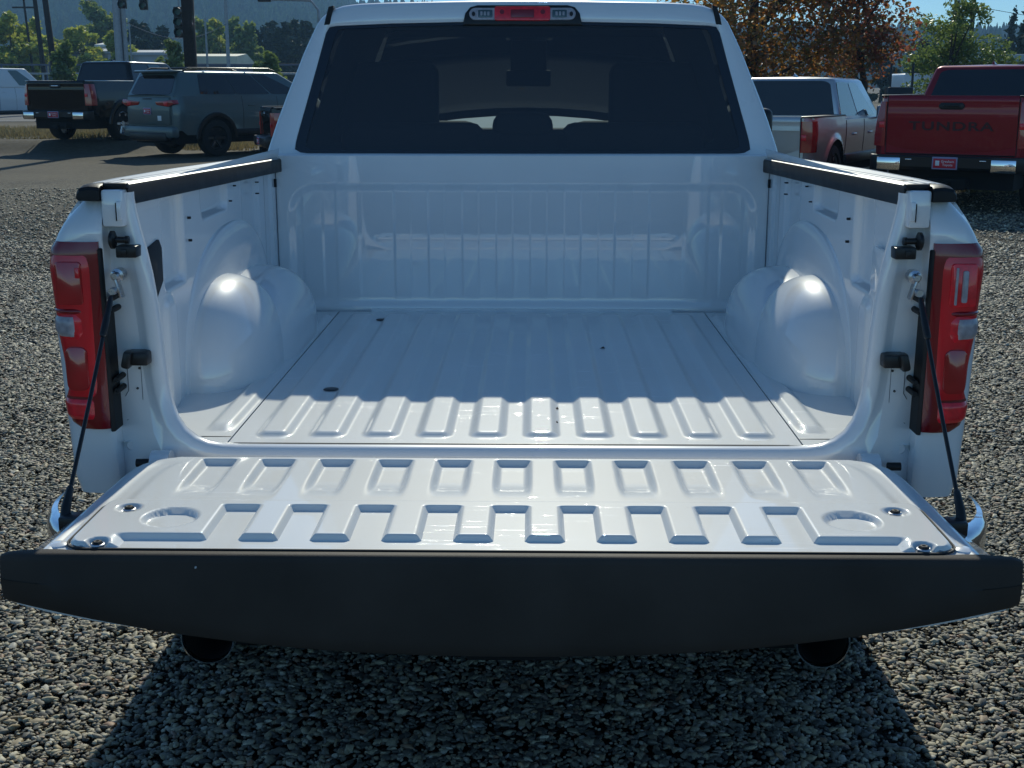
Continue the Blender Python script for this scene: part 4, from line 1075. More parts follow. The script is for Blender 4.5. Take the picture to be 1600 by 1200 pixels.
def pickup_rear(t, X, sp, script=None, corner='chrome', lampm='redlamp', handlem='chrome'):
    Wd = sp['w']/2; rail = sp['rail']; lf = sp.get('lift', 0); tb = .62 + lf; P_ = sp['paint']; cy0 = sp['cab'][0]
    gw = Wd - .20
    # bed interior, rails
    b = MB()
    for sd in (-1,1):
        b.box(*sorted((sd*(Wd-.20), sd*(X(1.0,rail)))), .08, cy0, rail-.02, rail+.002)
        b.box(*sorted((sd*(Wd-.21), sd*(Wd-.19))), .08, cy0, .75, rail)
    b.box(-Wd+.2, Wd-.2, .05, cy0, .78, .80); b.box(-Wd+.12, Wd-.12, cy0-.03, cy0, .75, rail)
    b.build('cargo_bed', P_, t)
    for sd in (-1,1):
        b = MB(); b.bbox(*sorted((sd*(Wd-.21), sd*(X(1.0,rail)+.01))), .04, cy0, rail+.002, rail+.025, .008); b.build('bed_rail', sp.get('railm','black'), t)
    # tailgate
    b = MB(); rows = []
    for z, d in ((tb,.03),(tb+.03,.0),(tb+.12,-.012),(tb+.36,-.018),(tb+.44,-.030),(rail-.17,-.032),(rail-.10,-.022),(rail-.06,-.030),(rail-.01,-.028),(rail+.02,-.012),(rail+.02,.05)):
        rows.append([(x, d + .012*(abs(x)/gw)**4 , z) for x in frange(-gw, gw, 15)])
    b.grid(rows, flip=False); 
    for s in (0,-1): b.fan([r_[s] for r_ in rows])
    g_ = b.build('tailgate', P_, t, ang=30)
    b = MB()
    for sd in (-1,1): b.tube([(sd*(gw+.008), .0, tb),(sd*(gw+.008), -.008, rail+.01)], .006, 5)
    b.tube([(-gw,-.005,tb-.005),(gw,-.005,tb-.005)], .008, 5); b.build('tailgate_gap', 'trimbl', t)
    b = MB(); b.prism([(-.16,rail-.125),(-.13,rail-.155),(.13,rail-.155),(.16,rail-.125),(.16,rail-.095),(.13,rail-.068),(-.13,rail-.068),(-.16,rail-.095)], -.045, -.02, 'Y', .006); h_ = b.build('handle_recess', 'black', g_)
    b = MB(); b.bbox(-.10,.10,-.055,-.03,rail-.118,rail-.088,.01); b.build('tailgate_handle', handlem, h_)
    if script:
        text_mesh('tailgate_lettering', script, .155, .004, 'letter_dark', g_, Matrix.Translation((0,-.022,tb+.35)) @ STAND, .003, 1.55, 1.12)
    for sd in (-1,1):
        b = MB(); z0, z1 = sp.get('lamp', (tb+.16, rail-.06)); rows = []
        for z in frange(z0, z1, 6):
            xo = X(.16, z) + .012; rows.append([(sd*x, y, z) for x, y in ((gw+.018,.04),(gw+.018,-.028),(gw+.03,-.034),(X(.0,z)+.01,-.022),(xo-.03,.03),(xo,.10),(xo,.20),(xo-.03,.22))])
        b.grid(rows); b.fan(rows[0]); b.fan(rows[-1]); l_ = b.build('tail_lamp', lampm, t, ang=35)
        b = MB(); zm = (z0+z1)/2; b.bbox(*sorted((sd*(gw+.03), sd*(gw+.10))), -.04, -.02, zm-.05, zm+.03, .008); b.build('lamp_segment', 'lensbright', l_)
    # bumper: black centre and bright corners
    b = MB(); rows = []
    for x in frange(-.62*Wd/1.0, .62*Wd/1.0, 5): rows.append([(x,-.13,.42+lf),(x,-.17,.46+lf),(x,-.175,.585+lf),(x,-.15,.605+lf),(x,.06,.605+lf),(x,.06,.42+lf)])
    b.grid(rows, closed=True); b.fan(rows[0]); b.fan(rows[-1]); b.build('bumper_step', 'black', t)
    for sd in (-1,1):
        rows = []
        for x, y in ((.58*Wd,-.17),(.80*Wd,-.165),(.92*Wd,-.13),(.985*Wd,-.05),(.995*Wd,.06)): rows.append([(sd*x,y+.05,.40+lf),(sd*x,y+.01,.41+lf),(sd*x,y-.005,.45+lf),(sd*x,y-.008,.57+lf),(sd*x,y,.60+lf),(sd*x,y+.05,.605+lf)])
        b = MB(); b.grid(rows); b.fan(rows[0]); b.build('bumper_corner', 'black' if corner == 'chrome' else corner, t, ang=50)
        if corner == 'chrome':
            b = MB(); b.bbox(*sorted((sd*.56*Wd, sd*.86*Wd)), -.192, -.165, .41+lf, .575+lf, .012); b.build('bumper_plate', 'chrome', t)
            b = MB(); b.bbox(*sorted((sd*.42*Wd, sd*.50*Wd)), -.18, -.165, .545+lf, .56+lf, .004); b.build('plate_light', 'chrome', t)
    b = MB(); b.bbox(-.25,.25,-.05,.35,.30,.45,.03); b.bbox(-.05,.05,-.16,-.0,.30,.40,.01); b.build('hitch', 'dark', t)
    plate(t, 0, -.176, .515+lf)

TUN = dict(lift=.13, kind='pickup', w=2.03, l=5.9, r=.41, ya=1.22, yf=4.92, sill=.58, belt=1.32, rail=1.42, hood=1.30, roof=1.93, cab=(1.78,4.45), top=(1.93,3.55),
           paint='p_black', side=((.03,.40,'sideglass',0),(.43,.86,'sideglass2',-.16)), handles=(2.2,3.2), shuts=(1.84,2.95,4.05), lamp=(.86,1.36), wb=.90, wr=.72)
# black pickup at the far left, on the raised verge
sp = dict(TUN, lip='black', mirror=1, railm='p_silver')
t, X = vehicle('black_pickup', (-11.45, 28.75, .27), R(-19), 'shiny black pickup at the far left with chrome bumper ends and red dealer plate', 'pickup truck', sp)
pickup_rear(t, X, sp, None, 'chrome', 'redlamp', 'chrome')
# red pickup at the right
sp = dict(TUN, paint='p_red', mirror=1, rail=1.47, belt=1.38, roof=1.90, lamp=(.84,1.41))
t, X = vehicle('red_pickup', (5.40, 14.2, 0), R(-31), 'deep red pickup parked at the right with dark raised lettering across its tailgate', 'pickup truck', sp)
pickup_rear(t, X, sp, 'TUNDRA', 'chrome', 'redlamp', 'black')
# silver pickup, right of the cab
sp = dict(TUN, lift=0, sill=.5, w=1.92, l=5.4, paint='p_silver', mirror=1, rail=1.17, belt=1.12, hood=1.12, roof=1.74, r=.38, lamp=(.70,1.13), cab=(1.62,4.05), top=(1.72,3.2), ya=1.12, yf=4.45, wb=.86, wr=.70,
          handles=(2.0,2.9), shuts=(1.66,2.65,3.6), rearglass=(.05,.95,.06,.93))
t, X = vehicle('silver_pickup', (3.08, 15.9, 0), R(-29), 'silver pickup parked just right of the white cab, behind the red truck', 'pickup truck', sp)
pickup_rear(t, X, sp, None, 'p_silver', 'redlamp', 'p_silver')
# grey-green sport utility
SUV = dict(kind='suv', w=2.02, l=5.29, r=.415, ya=1.12, yf=4.22, sill=.50, belt=1.37, hood=1.27, roof=1.93, cab=(.02,4.25), top=(.32,3.15), paint='p_grey', rim='rimblack', lip='black',
           side=((.17,.42,'sideglass',0),(.425,.67,'sideglass',0),(.685,.92,'sideglass',-.10)), handles=(2.05,3.15), shuts=(1.9,2.95,4.0), handle='p_grey', wb=.93, wr=.76, mirror=0, tyre=.16, rearglass=(.07,.93,.10,.84))
t, X = vehicle('grey_suv', (-8.75, 27.15, 0), R(-39), 'large grey green sport utility with black wheels beside the black pickup', 'suv', SUV)
b = MB(); b.bbox(-.72,.72,.12,.5,1.885,1.94,.03); b.build('roof_spoiler', 'p_grey', t)
for sd in (-1,1):
    b = MB(); b.tube([(sd*.72,.45,1.93),(sd*.73,.6,1.985),(sd*.73,2.9,1.985),(sd*.72,3.1,1.93)], .02, 8); b.build('roof_rail', 'black', t)
for y in (1.1,2.3):
    b = MB(); b.tube([(-.73,y,1.995),(.73,y,1.995)], .02, 8); b.build('cross_bar', 'black', t)
b = MB(); b.bbox(-.80,.80,-.045,.05,.72,1.34,.03); b.build('tailgate_door', 'p_grey', t)
for sd in (-1,1):
    b = MB(); b.prism([(sd*.30,1.24),(sd*.95,1.285),(sd*1.0,1.20),(sd*.80,1.13),(sd*.36,1.165)], -.06, .10, 'Y', .01); l_ = b.build('tail_lamp', 'redlamp', t)
    b = MB(); b.prism([(sd*.62,1.235),(sd*.80,1.245),(sd*.76,1.15),(sd*.66,1.15)], -.068, -.055, 'Y', .004); b.build('lamp_segment', 'lensbright', l_)
b = MB(); b.bbox(-.95,.95,-.10,.12,.44,.70,.06); b.build('rear_bumper', 'p_grey', t)
b = MB(); b.bbox(-.72,.72,-.12,.05,.36,.56,.04); b.build('bumper_insert', 'black', t)
b = MB(); b.bbox(-.17,.17,-.052,-.04,1.29,1.315,.003); b.build('name_strip', 'black', t)
plate(t, -.02, -.046, 1.03, .30, .15)
b = MB(); b.bbox(.36,.50,-.052,-.04,.82,.93,.003); k_ = b.build('window_sticker', 'letter_white', t)
# dark pickup parked crosswise in front of it
sp = dict(TUN, lift=0, paint='p_black', lip='black', rail=1.16, belt=1.14, hood=1.12, roof=1.80, sill=.42, r=.38, lamp=(.62,1.08), w=1.95, l=6.5, yf=5.4, cab=(2.2,5.0), top=(2.4,4.0), shuts=(2.26,3.3,4.5), handles=(2.6,3.6))
t, X = vehicle('dark_crosswise_pickup', (-5.35, 23.6, 0), R(-71), 'dark pickup parked crosswise, its tail just showing left of the white cab', 'pickup truck', sp)
pickup_rear(t, X, sp, None, 'black', 'redlamp', 'chrome')
# second row, seen through the cab glass
CARS = dict(kind='car', w=1.84, l=4.7, r=.34, ya=.95, yf=3.75, sill=.34, belt=.98, hood=.92, roof=1.47, cab=(.55,3.65), top=(1.15,2.65), paint='p_silver', wb=.80, wr=.60,
            side=((.12,.48,'sideglass',0),(.51,.90,'sideglass2',-.18)), handles=(1.6,2.5), shuts=(1.5,2.3,3.2), rearglass=(.06,.94,.08,.92), tyre=.11)
def sedan(name, loc, rz, label, paintm, **kw):
    sp = dict(CARS, paint=paintm, **kw); t, X = vehicle(name, loc, rz, label, 'car', sp)
    for sd in (-1,1):
        b = MB(); b.bbox(*sorted((sd*.50, sd*.88)), -.02,.10,.78,.90,.03); b.build('tail_lamp', 'redlamp', t)
    b = MB(); b.bbox(-.84,.84,-.06,.08,.34,.60,.05); b.build('rear_bumper', paintm, t)
    return t
sedan('white_hatchback', (1.2, 27.5, 0), R(-80), 'pale car side on, seen through the tinted cab glass right of the mirror', 'p_white')
sedan('black_sedan', (-2.5, 15.4, 0), R(-88), 'black sedan side on just ahead, seen low through the tinted cab glass', 'p_black', roof=1.46, belt=1.0)
sedan('blue_car', (-8.6, 43.5, .0), R(-60), 'small blue car showing above the hood of the grey sport utility', 'p_blue', roof=1.85, belt=1.2, hood=1.2)
sedan('red_small_car', (-18.2, 46, .0), R(-65), 'small dark red car far left between the white van and black pickup', 'p_red', roof=1.5)
# white box van far left
t, X = vehicle('white_van', (-26.2, 55, 0), R(-30), 'white cargo van cut off by the left edge above a dark car', 'van', dict(CARS, kind='van', w=2.0, l=5.4, belt=1.5, hood=1.2, roof=2.35, cab=(.02,4.9), top=(.10,3.9), r=.36, ya=1.1, yf=4.4, wb=.95, wr=.86, paint='p_white', side=((.72,.93,'sideglass2',-.08),)))
b = MB(); b.bbox(-.92,.92,-.05,.05,.40,.62,.03); b.build('rear_bumper', 'black', t)
sp = dict(TUN, lift=0, paint='p_black', rail=1.2, belt=1.2, roof=1.7)
t, X = vehicle('dark_flatbed_pickup', (-17.2, 37.0, 0), R(-75+180), 'dark pickup at the left edge behind the black pickup', 'pickup truck', sp)
pickup_rear(t, X, sp)
b = MB(); b.tube([(-16.6,37.4,1.22),(-16.9,37.2,1.9)], .035, 6)
tag(b.build('yellow_strap', mat('yellow_webbing', (.5,.36,.08), .7, nscale=20, namt=.2)), 'yellow strap slanting up beside the white van', 'strap')
# white service truck with a tank body and green panels
t = empty('service_truck', (19.3, 67.5, 0), R(-84), 'white service truck with a round emblem and green panels behind the silver pickup', 'truck')
b = MB(); b.bbox(-1.0,1.0,0,4.4,.95,2.15,.10,3); bd = b.build('box_body', 'p_white', t)
b = MB(); b.hull([(-1,4.45,.6),(1,4.45,.6),(-1,6.3,.6),(1,6.3,.6),(-1,4.45,1.35),(1,4.45,1.35),(-.95,6.3,1.25),(.95,6.3,1.25),(-.9,4.5,2.1),(.9,4.5,2.1),(-.85,5.5,2.1),(.85,5.5,2.1)], .08, 3); b.build('cab', 'p_white', t)
for sd in (-1,1):
    b = MB(); b.hull([(sd*.985,4.7,1.4),(sd*.985,5.9,1.38),(sd*.93,4.75,1.95),(sd*.91,5.45,1.95),(sd*.90,4.7,1.4),(sd*.90,5.9,1.38),(sd*.86,4.75,1.95),(sd*.86,5.45,1.95)], .01, 1); b.build('side_window', 'sideglass2', t)
    for z in (1.15,1.45,1.75):
        b = MB(); b.bbox(*sorted((sd*.98, sd*1.02)), 2.6,4.1, z, z+.2, .01); b.build('green_panel', 'green', bd)
    b = MB(); b.lathe([(sd*0,.001),(0,.38),(sd*-.02,.40)], (sd*1.012,1.9,1.6), 'X', 28); b.build('round_emblem', 'green', bd)
    b = MB(); b.lathe([(sd*0,.001),(0,.28)], (sd*1.018,1.9,1.6), 'X', 28); b.build('emblem_disc', 'letter_white', bd)
    for y in (.9, 5.3): wheel_parts(t, sd*.85, y, .42, .3, sd, 'rim', 6)
    b = MB(); b.bbox(*sorted((sd*.90, sd*1.03)), 0,4.4,.84,.93,.01); b.build('side_rail', 'black', t)
b = MB(); b.box(-.8,.8,.2,6.0,.5,.95); b.build('chassis', 'dark', t)
text_mesh('side_lettering', 'NET', .42, .003, 'green', bd, Matrix.Translation((1.006,.85,1.65)) @ Matrix.Rotation(R(90),4,'Z') @ STAND, .01, 1.1)
b = MB(); b.bbox(-.98,.98,-.05,.0,.55,.85,.03); b.build('rear_bumper', 'black', t)
# ================================================================== FAR BACKGROUND
def leaf_mat(name, cols, rough=.6, trans=.5):
    m = bpy.data.materials.new(name); m.use_nodes = True; t = m.node_tree; t.nodes.clear(); N = t.nodes.new; L = t.links.new
    o = N('ShaderNodeOutputMaterial'); g = N('ShaderNodeNewGeometry'); cr = N('ShaderNodeValToRGB'); e = cr.color_ramp.elements
    cr.color_ramp.interpolation = 'LINEAR'
    e[0].position = 0; e[0].color = (*cols[0],1); e[1].position = 1; e[1].color = (*cols[-1],1)
    for k, c in enumerate(cols[1:-1]):
        q = e.new((k+1)/(len(cols)-1)); q.color = (*c,1)
    tc = N('ShaderNodeTexCoord'); n = N('ShaderNodeTexNoise'); n.inputs['Scale'].default_value = .55; n.inputs['Detail'].default_value = 3; L(tc.outputs['Object'], n.inputs[0])
    mr = N('ShaderNodeMapRange'); mr.inputs[1].default_value = .3; mr.inputs[2].default_value = .7; L(n.outputs[0], mr.inputs[0])
    a = N('ShaderNodeMath'); a.operation = 'MULTIPLY_ADD'; a.inputs[1].default_value = .45; L(g.outputs['Random Per Island'], a.inputs[0])
    m2 = N('ShaderNodeMath'); m2.operation = 'MULTIPLY'; m2.inputs[1].default_value = .55; L(mr.outputs[0], m2.inputs[0]); L(m2.outputs[0], a.inputs[2])
    L(a.outputs[0], cr.inputs[0])
    d = N('ShaderNodeBsdfDiffuse'); tl = N('ShaderNodeBsdfTranslucent'); mx = N('ShaderNodeMixShader'); mx.inputs[0].default_value = trans
    gl = N('ShaderNodeBsdfGlossy'); gl.inputs['Roughness'].default_value = .35; mg = N('ShaderNodeMixShader'); mg.inputs[0].default_value = .05
    L(cr.outputs[0], d.inputs[0]); L(cr.outputs[0], tl.inputs[0]); L(d.outputs[0], mx.inputs[1]); L(tl.outputs[0], mx.inputs[2])
    L(mx.outputs[0], mg.inputs[1]); L(gl.outputs[0], mg.inputs[2]); L(mg.outputs[0], o.inputs[0]); return m
M['bark'] = mat('bark', (.06,.045,.035), .9, nscale=12, namt=.5, bump=.01, bscale=20)
M['l_maple'] = leaf_mat('maple_leaves', [(.06,.07,.025),(.14,.07,.025),(.40,.15,.03),(.16,.16,.04),(.75,.30,.04),(.85,.45,.06)], trans=.6)
M['l_redmaple'] = leaf_mat('red_maple_leaves', [(.10,.04,.025),(.28,.07,.04),(.15,.13,.04),(.55,.14,.045),(.70,.28,.06)], trans=.6)
M['l_green'] = leaf_mat('green_leaves', [(.08,.12,.03),(.14,.20,.045),(.24,.30,.07),(.36,.40,.09)])
M['l_lime'] = leaf_mat('yellow_green_leaves', [(.13,.19,.035),(.26,.33,.05),(.46,.48,.08),(.62,.55,.10)])
M['l_dark'] = leaf_mat('dark_evergreen', [(.012,.025,.014),(.02,.04,.02),(.035,.055,.025)], trans=.2)
def leaves(rng, clumps, n, s, flat=.0):
    """n leaf-sized quads spread through ellipsoid clumps, denser towards their skin"""
    vol = [c[3]*c[4]*c[5] for c in clumps]; tot = sum(vol); vs = []; fs = []
    for c, v in zip(clumps, vol):
        for _ in range(int(n*v/tot)+1):
            d = Vector((rng.gauss(0,1),rng.gauss(0,1),rng.gauss(0,1))).normalized(); r = rng.random()**.45
            if noise.noise(Vector((c[0]+d.x*r*c[3]*1.4, c[1]+d.y*r*c[4]*1.4, c[2]+d.z*r*c[5]*1.4))*1.1) < -.05 and rng.random() < .85: continue
            p = Vector((c[0]+d.x*r*c[3], c[1]+d.y*r*c[4], c[2]+d.z*r*c[5]))
            u = Vector((rng.gauss(0,1),rng.gauss(0,1),rng.gauss(0,.7))).normalized(); w = u.cross(Vector((rng.gauss(0,1),rng.gauss(0,1),rng.gauss(0,1)))).normalized()
            a = s*(.6+.8*rng.random()); k = len(vs)
            vs += [tuple(p-u*a), tuple(p-w*a*.55+u*a*.1), tuple(p+u*a), tuple(p+w*a*.55+u*a*.1)]; fs.append((k,k+1,k+2,k+3))
    return vs, fs
def tree(name, loc, h, wd, label, lm, seed, n=6000, s=.11, kind='round', trunk=.16, crown0=.22, ncl=16, group=None, cat='tree'):
    rng = random.Random(seed); t = empty(name, loc, 0, label, cat, group); cl = []
    if kind == 'round':
        for k in range(ncl):
            z = crown0 + (1-crown0)*(k+.5)/ncl; rr = math.sin(math.pi*min(.97, (z-crown0)/(1-crown0)*.72+.20))**.6*wd/2
            a = rng.random()*6.28; q = rng.random()**.5*.68
            cl.append((rr*q*math.cos(a), rr*q*math.sin(a), z*h, rr*(.28+.24*rng.random())+.15, rr*(.28+.24*rng.random())+.15, h*(.05+.04*rng.random())+.1))
    else:
        for k in range(ncl):
            f = (k+.5)/ncl; z = crown0 + (1-crown0)*f; rr = wd/2*(1-f)**.8 + .08
            for q in range(3):
                a = rng.random()*6.28; cl.append((rr*.4*math.cos(a), rr*.4*math.sin(a), z*h, rr*.6, rr*.6, h/ncl*.8))
    vs, fs = leaves(rng, cl, n, s)
    b = MB(); b.add(vs, fs); b.build('crown', lm, t, fix=False, smooth=False)
    b = MB(); top = h*(.9 if kind != 'round' else .62)
    pts = [(0,0,-.2),(.02*h*rng.uniform(-1,1),.02*h*rng.uniform(-1,1),h*.2),(.03*h*rng.uniform(-1,1),.03*h*rng.uniform(-1,1),top*.6),(.04*h*rng.uniform(-1,1),.03*h,top)]
    b.tube(pts, [trunk*1.2,trunk,trunk*.7,trunk*.2], 8)
    if kind == 'round':
        for c in rng.sample(cl, min(9, len(cl))):
            z0 = min(c[2]*.62, top*.8); m_ = Vector(pts[1]).lerp(Vector(pts[3]), max(0,min(1,(z0-h*.2)/(top-h*.2+.01))))
            b.tube([m_, m_.lerp(Vector(c[:3]), .5)+Vector((0,0,.1*h*rng.random()*.5)), c[:3]], [trunk*.38,trunk*.25,trunk*.1], 6)
    b.build('trunk', 'bark', t)
    return t

# right: autumn trees behind the silver truck
tree('maple_tree', (4.75, 26.5, 0), 7.6, 5.8, 'broad maple turning orange and brown behind the silver pickup', M['l_maple'], 3, 32000, .060, crown0=.17, ncl=34, trunk=.17)
tree('maple_tree', (7.6, 28.0, 0), 7.8, 4.6, 'reddish brown maple right of the broad orange one', M['l_redmaple'], 7, 22000, .060, crown0=.23, ncl=30, trunk=.08)
tree('leafy_tree', (14.0, 41.5, 0), 4.2, 4.0, 'green leafy tree above the red pickup cab', M['l_green'], 12, 17000, .062, crown0=.18, ncl=20, trunk=.12)
tree('red_maple', (18.3, 43.5, 0), 2.9, 2.4, 'small orange red maple cut off by the right edge', M['l_redmaple'], 15, 3500, .10, crown0=.25, ncl=10, trunk=.07)
tree('conifer', (33.5, 88, 0), 7.4, 2.6, 'pointed dark conifer on the skyline near the right edge', M['l_dark'], 21, 3000, .22, 'cone', crown0=.05, trunk=.15)
tree('conifer', (26.8, 82, 0), 7.6, 2.6, 'dark conifer top poking up left of the green leafy tree', M['l_dark'], 22, 3000, .22, 'cone', crown0=.05, trunk=.15)
tree('conifer', (44, 120, 0), 8.6, 3.2, 'far conifer just behind the crown of the green tree', M['l_dark'], 23, 2500, .26, 'cone', crown0=.05, trunk=.15)
rng = random.Random(5)
for k, (x, y, h) in enumerate(((36,118,6),(39.5,121,5.6),(47,119,5.0),(51,123,5.5),(31,115,4.6))):
    ordn = ['second','third','fourth','rightmost','leftmost'][k]
    tree('distant_tree', (x, y, 0), h, 4.2, ordn + ' dark tree in the hazy row behind the canopy at the right', M['l_dark'], 60+k, 1800, .3, crown0=.05, ncl=10, group='distant dark trees at the right')
# left: trees beyond the road
def lt(px, top_y, D, wpx, lm, label, seed, kind='round', n=3500, s=.24, name='roadside_tree', group=None, crown0=.1):
    """px: rough bearing -> a place on the ground at distance D"""
    k = (px-833)/2000.*.974; x = .04 + D*k; y = -2.66 + D; h = 1.637 + (131-top_y)/2000.*D*.95; w = wpx/2000.*D*1.35
    tree(name, (x, y, 0), h, w, label, lm, seed, int(n*2.2), s*1.15, kind, trunk=.009*h+.04, crown0=crown0, ncl=18, group=group)
lt(18, 28, 120, 75, M['l_lime'], 'yellow green tree at the far left edge beyond the road', 31)
lt(45, 38, 125, 60, M['l_lime'], 'yellowing round tree second from the left edge', 32)
lt(128, 45, 130, 62, M['l_lime'], 'pale green round tree right of the two tall poles', 33)
lt(160, 8, 170, 75, M['l_green'], 'tall dark green tree standing highest at the left', 34, n=5000, s=.3)
lt(182, 50, 120, 48, M['l_lime'], 'orange tipped green tree below the tall dark green one', 35)
lt(78, 62, 150, 40, M['l_green'], 'green tree between the two nearest tall poles', 36)
lt(98, 72, 75, 34, M['l_green'], 'small round green tree right behind the black pickup roof', 37, n=2500, s=.12)
lt(266, 66, 78, 36, M['l_green'], 'small fuzzy green tree left of the thick dark pole', 38, n=2500, s=.12)
lt(418, 84, 70, 34, M['l_green'], 'small green tree near the white cab above the grey sport utility', 39, n=2000, s=.12)
ROWL = ['leftmost dark evergreen in the row below the hill','dark evergreen, second from the left in the hill row','dark evergreen just left of the thick dark pole','mid green tree just right of the thick dark pole',
 'bright lime green tree second right of the thick pole','mid green tree third right of the thick pole','mid green tree just right of the thin grey pole','dark evergreen first right of the green hill row trees',
 'dark evergreen, second right of the green hill row trees','dark evergreen, third right of the green hill row trees','dark evergreen, last one clear of the white cab','dark evergreen half hidden by the corner of the white cab']
for k, (px, ty, w, lm_) in enumerate(((212,38,34,'l_dark'),(234,42,40,'l_dark'),(252,48,40,'l_dark'),(318,34,44,'l_green'),(340,36,40,'l_lime'),(362,34,44,'l_green'),(385,42,46,'l_green'),(408,44,34,'l_dark'),(428,40,36,'l_dark'),(447,38,34,'l_dark'),(462,36,34,'l_dark'),(480,38,34,'l_dark'))):
    lt(px, ty, 150 + (k%3)*8, w, M[lm_], ROWL[k], 70+k, n=2600, s=.3, name='row_tree', group='trees in the row below the hill', crown0=.02)
# many far trees hidden behind the cab complete the row seen through its glass
for k, px in enumerate((560,640,720,800,880,960,1040,1110)):
    lt(px, 66+8*(k%3), 165 + (k%2)*12, 90, M['l_dark'], 'dark distant tree, ' + ('first second third fourth fifth sixth seventh last'.split()[k]) + ' from the left behind the tinted cab glass', 90+k, n=1500, s=.35, name='screened_tree', group='trees behind the cab glass')

# hill with forest
rng = random.Random(9)
def hill_h(x, y):
    d = max(0, y-520); prof = lerpt([(-1400,98),(-700,96),(-420,90),(-290,82),(-210,66),(-120,44),(0,30),(300,20),(900,30),(1600,40)], x*900/max(300,y))
    n = noise.noise(Vector((x*.004, y*.004, 3)))*9 + noise.noise(Vector((x*.015, y*.015, 7)))*4
    return (prof + n)*sstep(0, 480, d) 
xsH = frange(-1450, 1450, 110); ysH = frange(520, 1450, 34)
b = MB(); b.grid([[(x, y, hill_h(x,y)-1) for x in xsH] for y in ysH], flip=True)
M['hill'] = mat('hill_soil', (.05,.07,.03), .95, nscale=.02, namt=.5)
tag(b.build('hill', 'hill', fix=False), kind='structure')
vs, fs = [], []
for _ in range(15000):
    y = rng.uniform(540, 1250); x = rng.uniform(-1.05, 1.05)*y*.62 - .1*y; z = hill_h(x, y)
    h = rng.uniform(10, 26); w = rng.uniform(4, 8); k = len(vs); a0 = rng.random()*6
    con = rng.random() < .55
    for zz, ww in (((.1,1),(.55,.62),(1,.04)) if con else ((.1,.7),(.5,1.1),(.95,.45))):
        for q in range(5):
            a = a0 + 6.283*q/5; vs.append((x+ww*w*math.cos(a)*rng.uniform(.8,1.2), y+ww*w*math.sin(a), z+zz*h*(1 if con else .8)))
    for l in range(2):
        for q in range(5): fs.append((k+5*l+q, k+5*l+(q+1)%5, k+5*l+5+(q+1)%5, k+5*l+5+q))
    fs.append((k+10,k+11,k+12,k+13,k+14))
b = MB(); b.add(vs, fs); M['forest'] = leaf_mat('hill_forest', [(.008,.02,.010),(.02,.05,.018),(.07,.12,.035),(.16,.20,.05)], trans=.3)
tag(b.build('hillside_forest', 'forest', fix=False, smooth=False), 'wooded hillside fading blue in the distance', 'forest', kind='stuff')

# road with verge, left
M['asphalt'] = mat('asphalt', (.10,.10,.10), .85, nscale=3, namt=.25, bump=.004, bscale=60)
M['line'] = mat('road_paint', (.6,.6,.58), .7, nscale=8, namt=.3)
def zg(x, y): return terrain(x, y)
b = MB(); b.grid([[(x, y, .285) for x in (-90,-10.3)] for y in (45,58)], flip=True); tag(b.build('road', 'asphalt', smooth=False), kind='structure')
b = MB(); b.grid([[(x, y, .004) for x in (-10.2,120)] for y in (45,58)], flip=True); tag(b.build('road', 'asphalt', smooth=False), kind='structure')
for y in (45.6, 51.5, 57.3):
    b = MB(); b.grid([[(x, yy, .290) for x in (-90,-10.4)] for yy in (y, y+.14)], flip=True); tag(b.build('road_line', 'line', smooth=False), kind='structure')
M['kerb'] = mat('kerb_concrete', (.3,.3,.28), .8, nscale=4, namt=.3)
b = MB(); b.box(-90,-10.3,58,58.2,.2,.42); tag(b.build('kerb', 'kerb'), kind='structure')
# dry grass verge
M['l_dry'] = leaf_mat('dry_grass', [(.16,.13,.06),(.26,.21,.10),(.34,.27,.13),(.10,.13,.04)], trans=.3)
def grass(name, x0, x1, y0, y1, n, hh, label, seed):
    rng = random.Random(seed); vs, fs = [], []
    for _ in range(n):
        x = rng.uniform(x0,x1); y = rng.uniform(y0,y1)
        if noise.noise(Vector((x*.8,y*.8,seed))) < -.15: continue
        z = terrain(x,y)-.015; a = rng.random()*6.28; h = hh*(.4+rng.random()); w = .012 + .01*rng.random(); lx, ly = rng.gauss(0,.35)*h, rng.gauss(0,.35)*h; k = len(vs)
        vs += [(x-w*math.cos(a),y-w*math.sin(a),z),(x+w*math.cos(a),y+w*math.sin(a),z),(x+lx,y+ly,z+h)]; fs.append((k,k+1,k+2))
    b = MB(); b.add(vs, fs); tag(b.build(name, M['l_dry'], fix=False, smooth=False), label, 'grass', kind='stuff')
grass('dry_grass', -19, -5.5, 30.2, 38, 26000, .13, 'dry straw coloured grass on the verge behind the parked vehicles', 1)
grass('verge_grass', 6.3, 14, 17.5, 22.5, 14000, .09, 'patchy dry grass beyond the red pickup', 2)

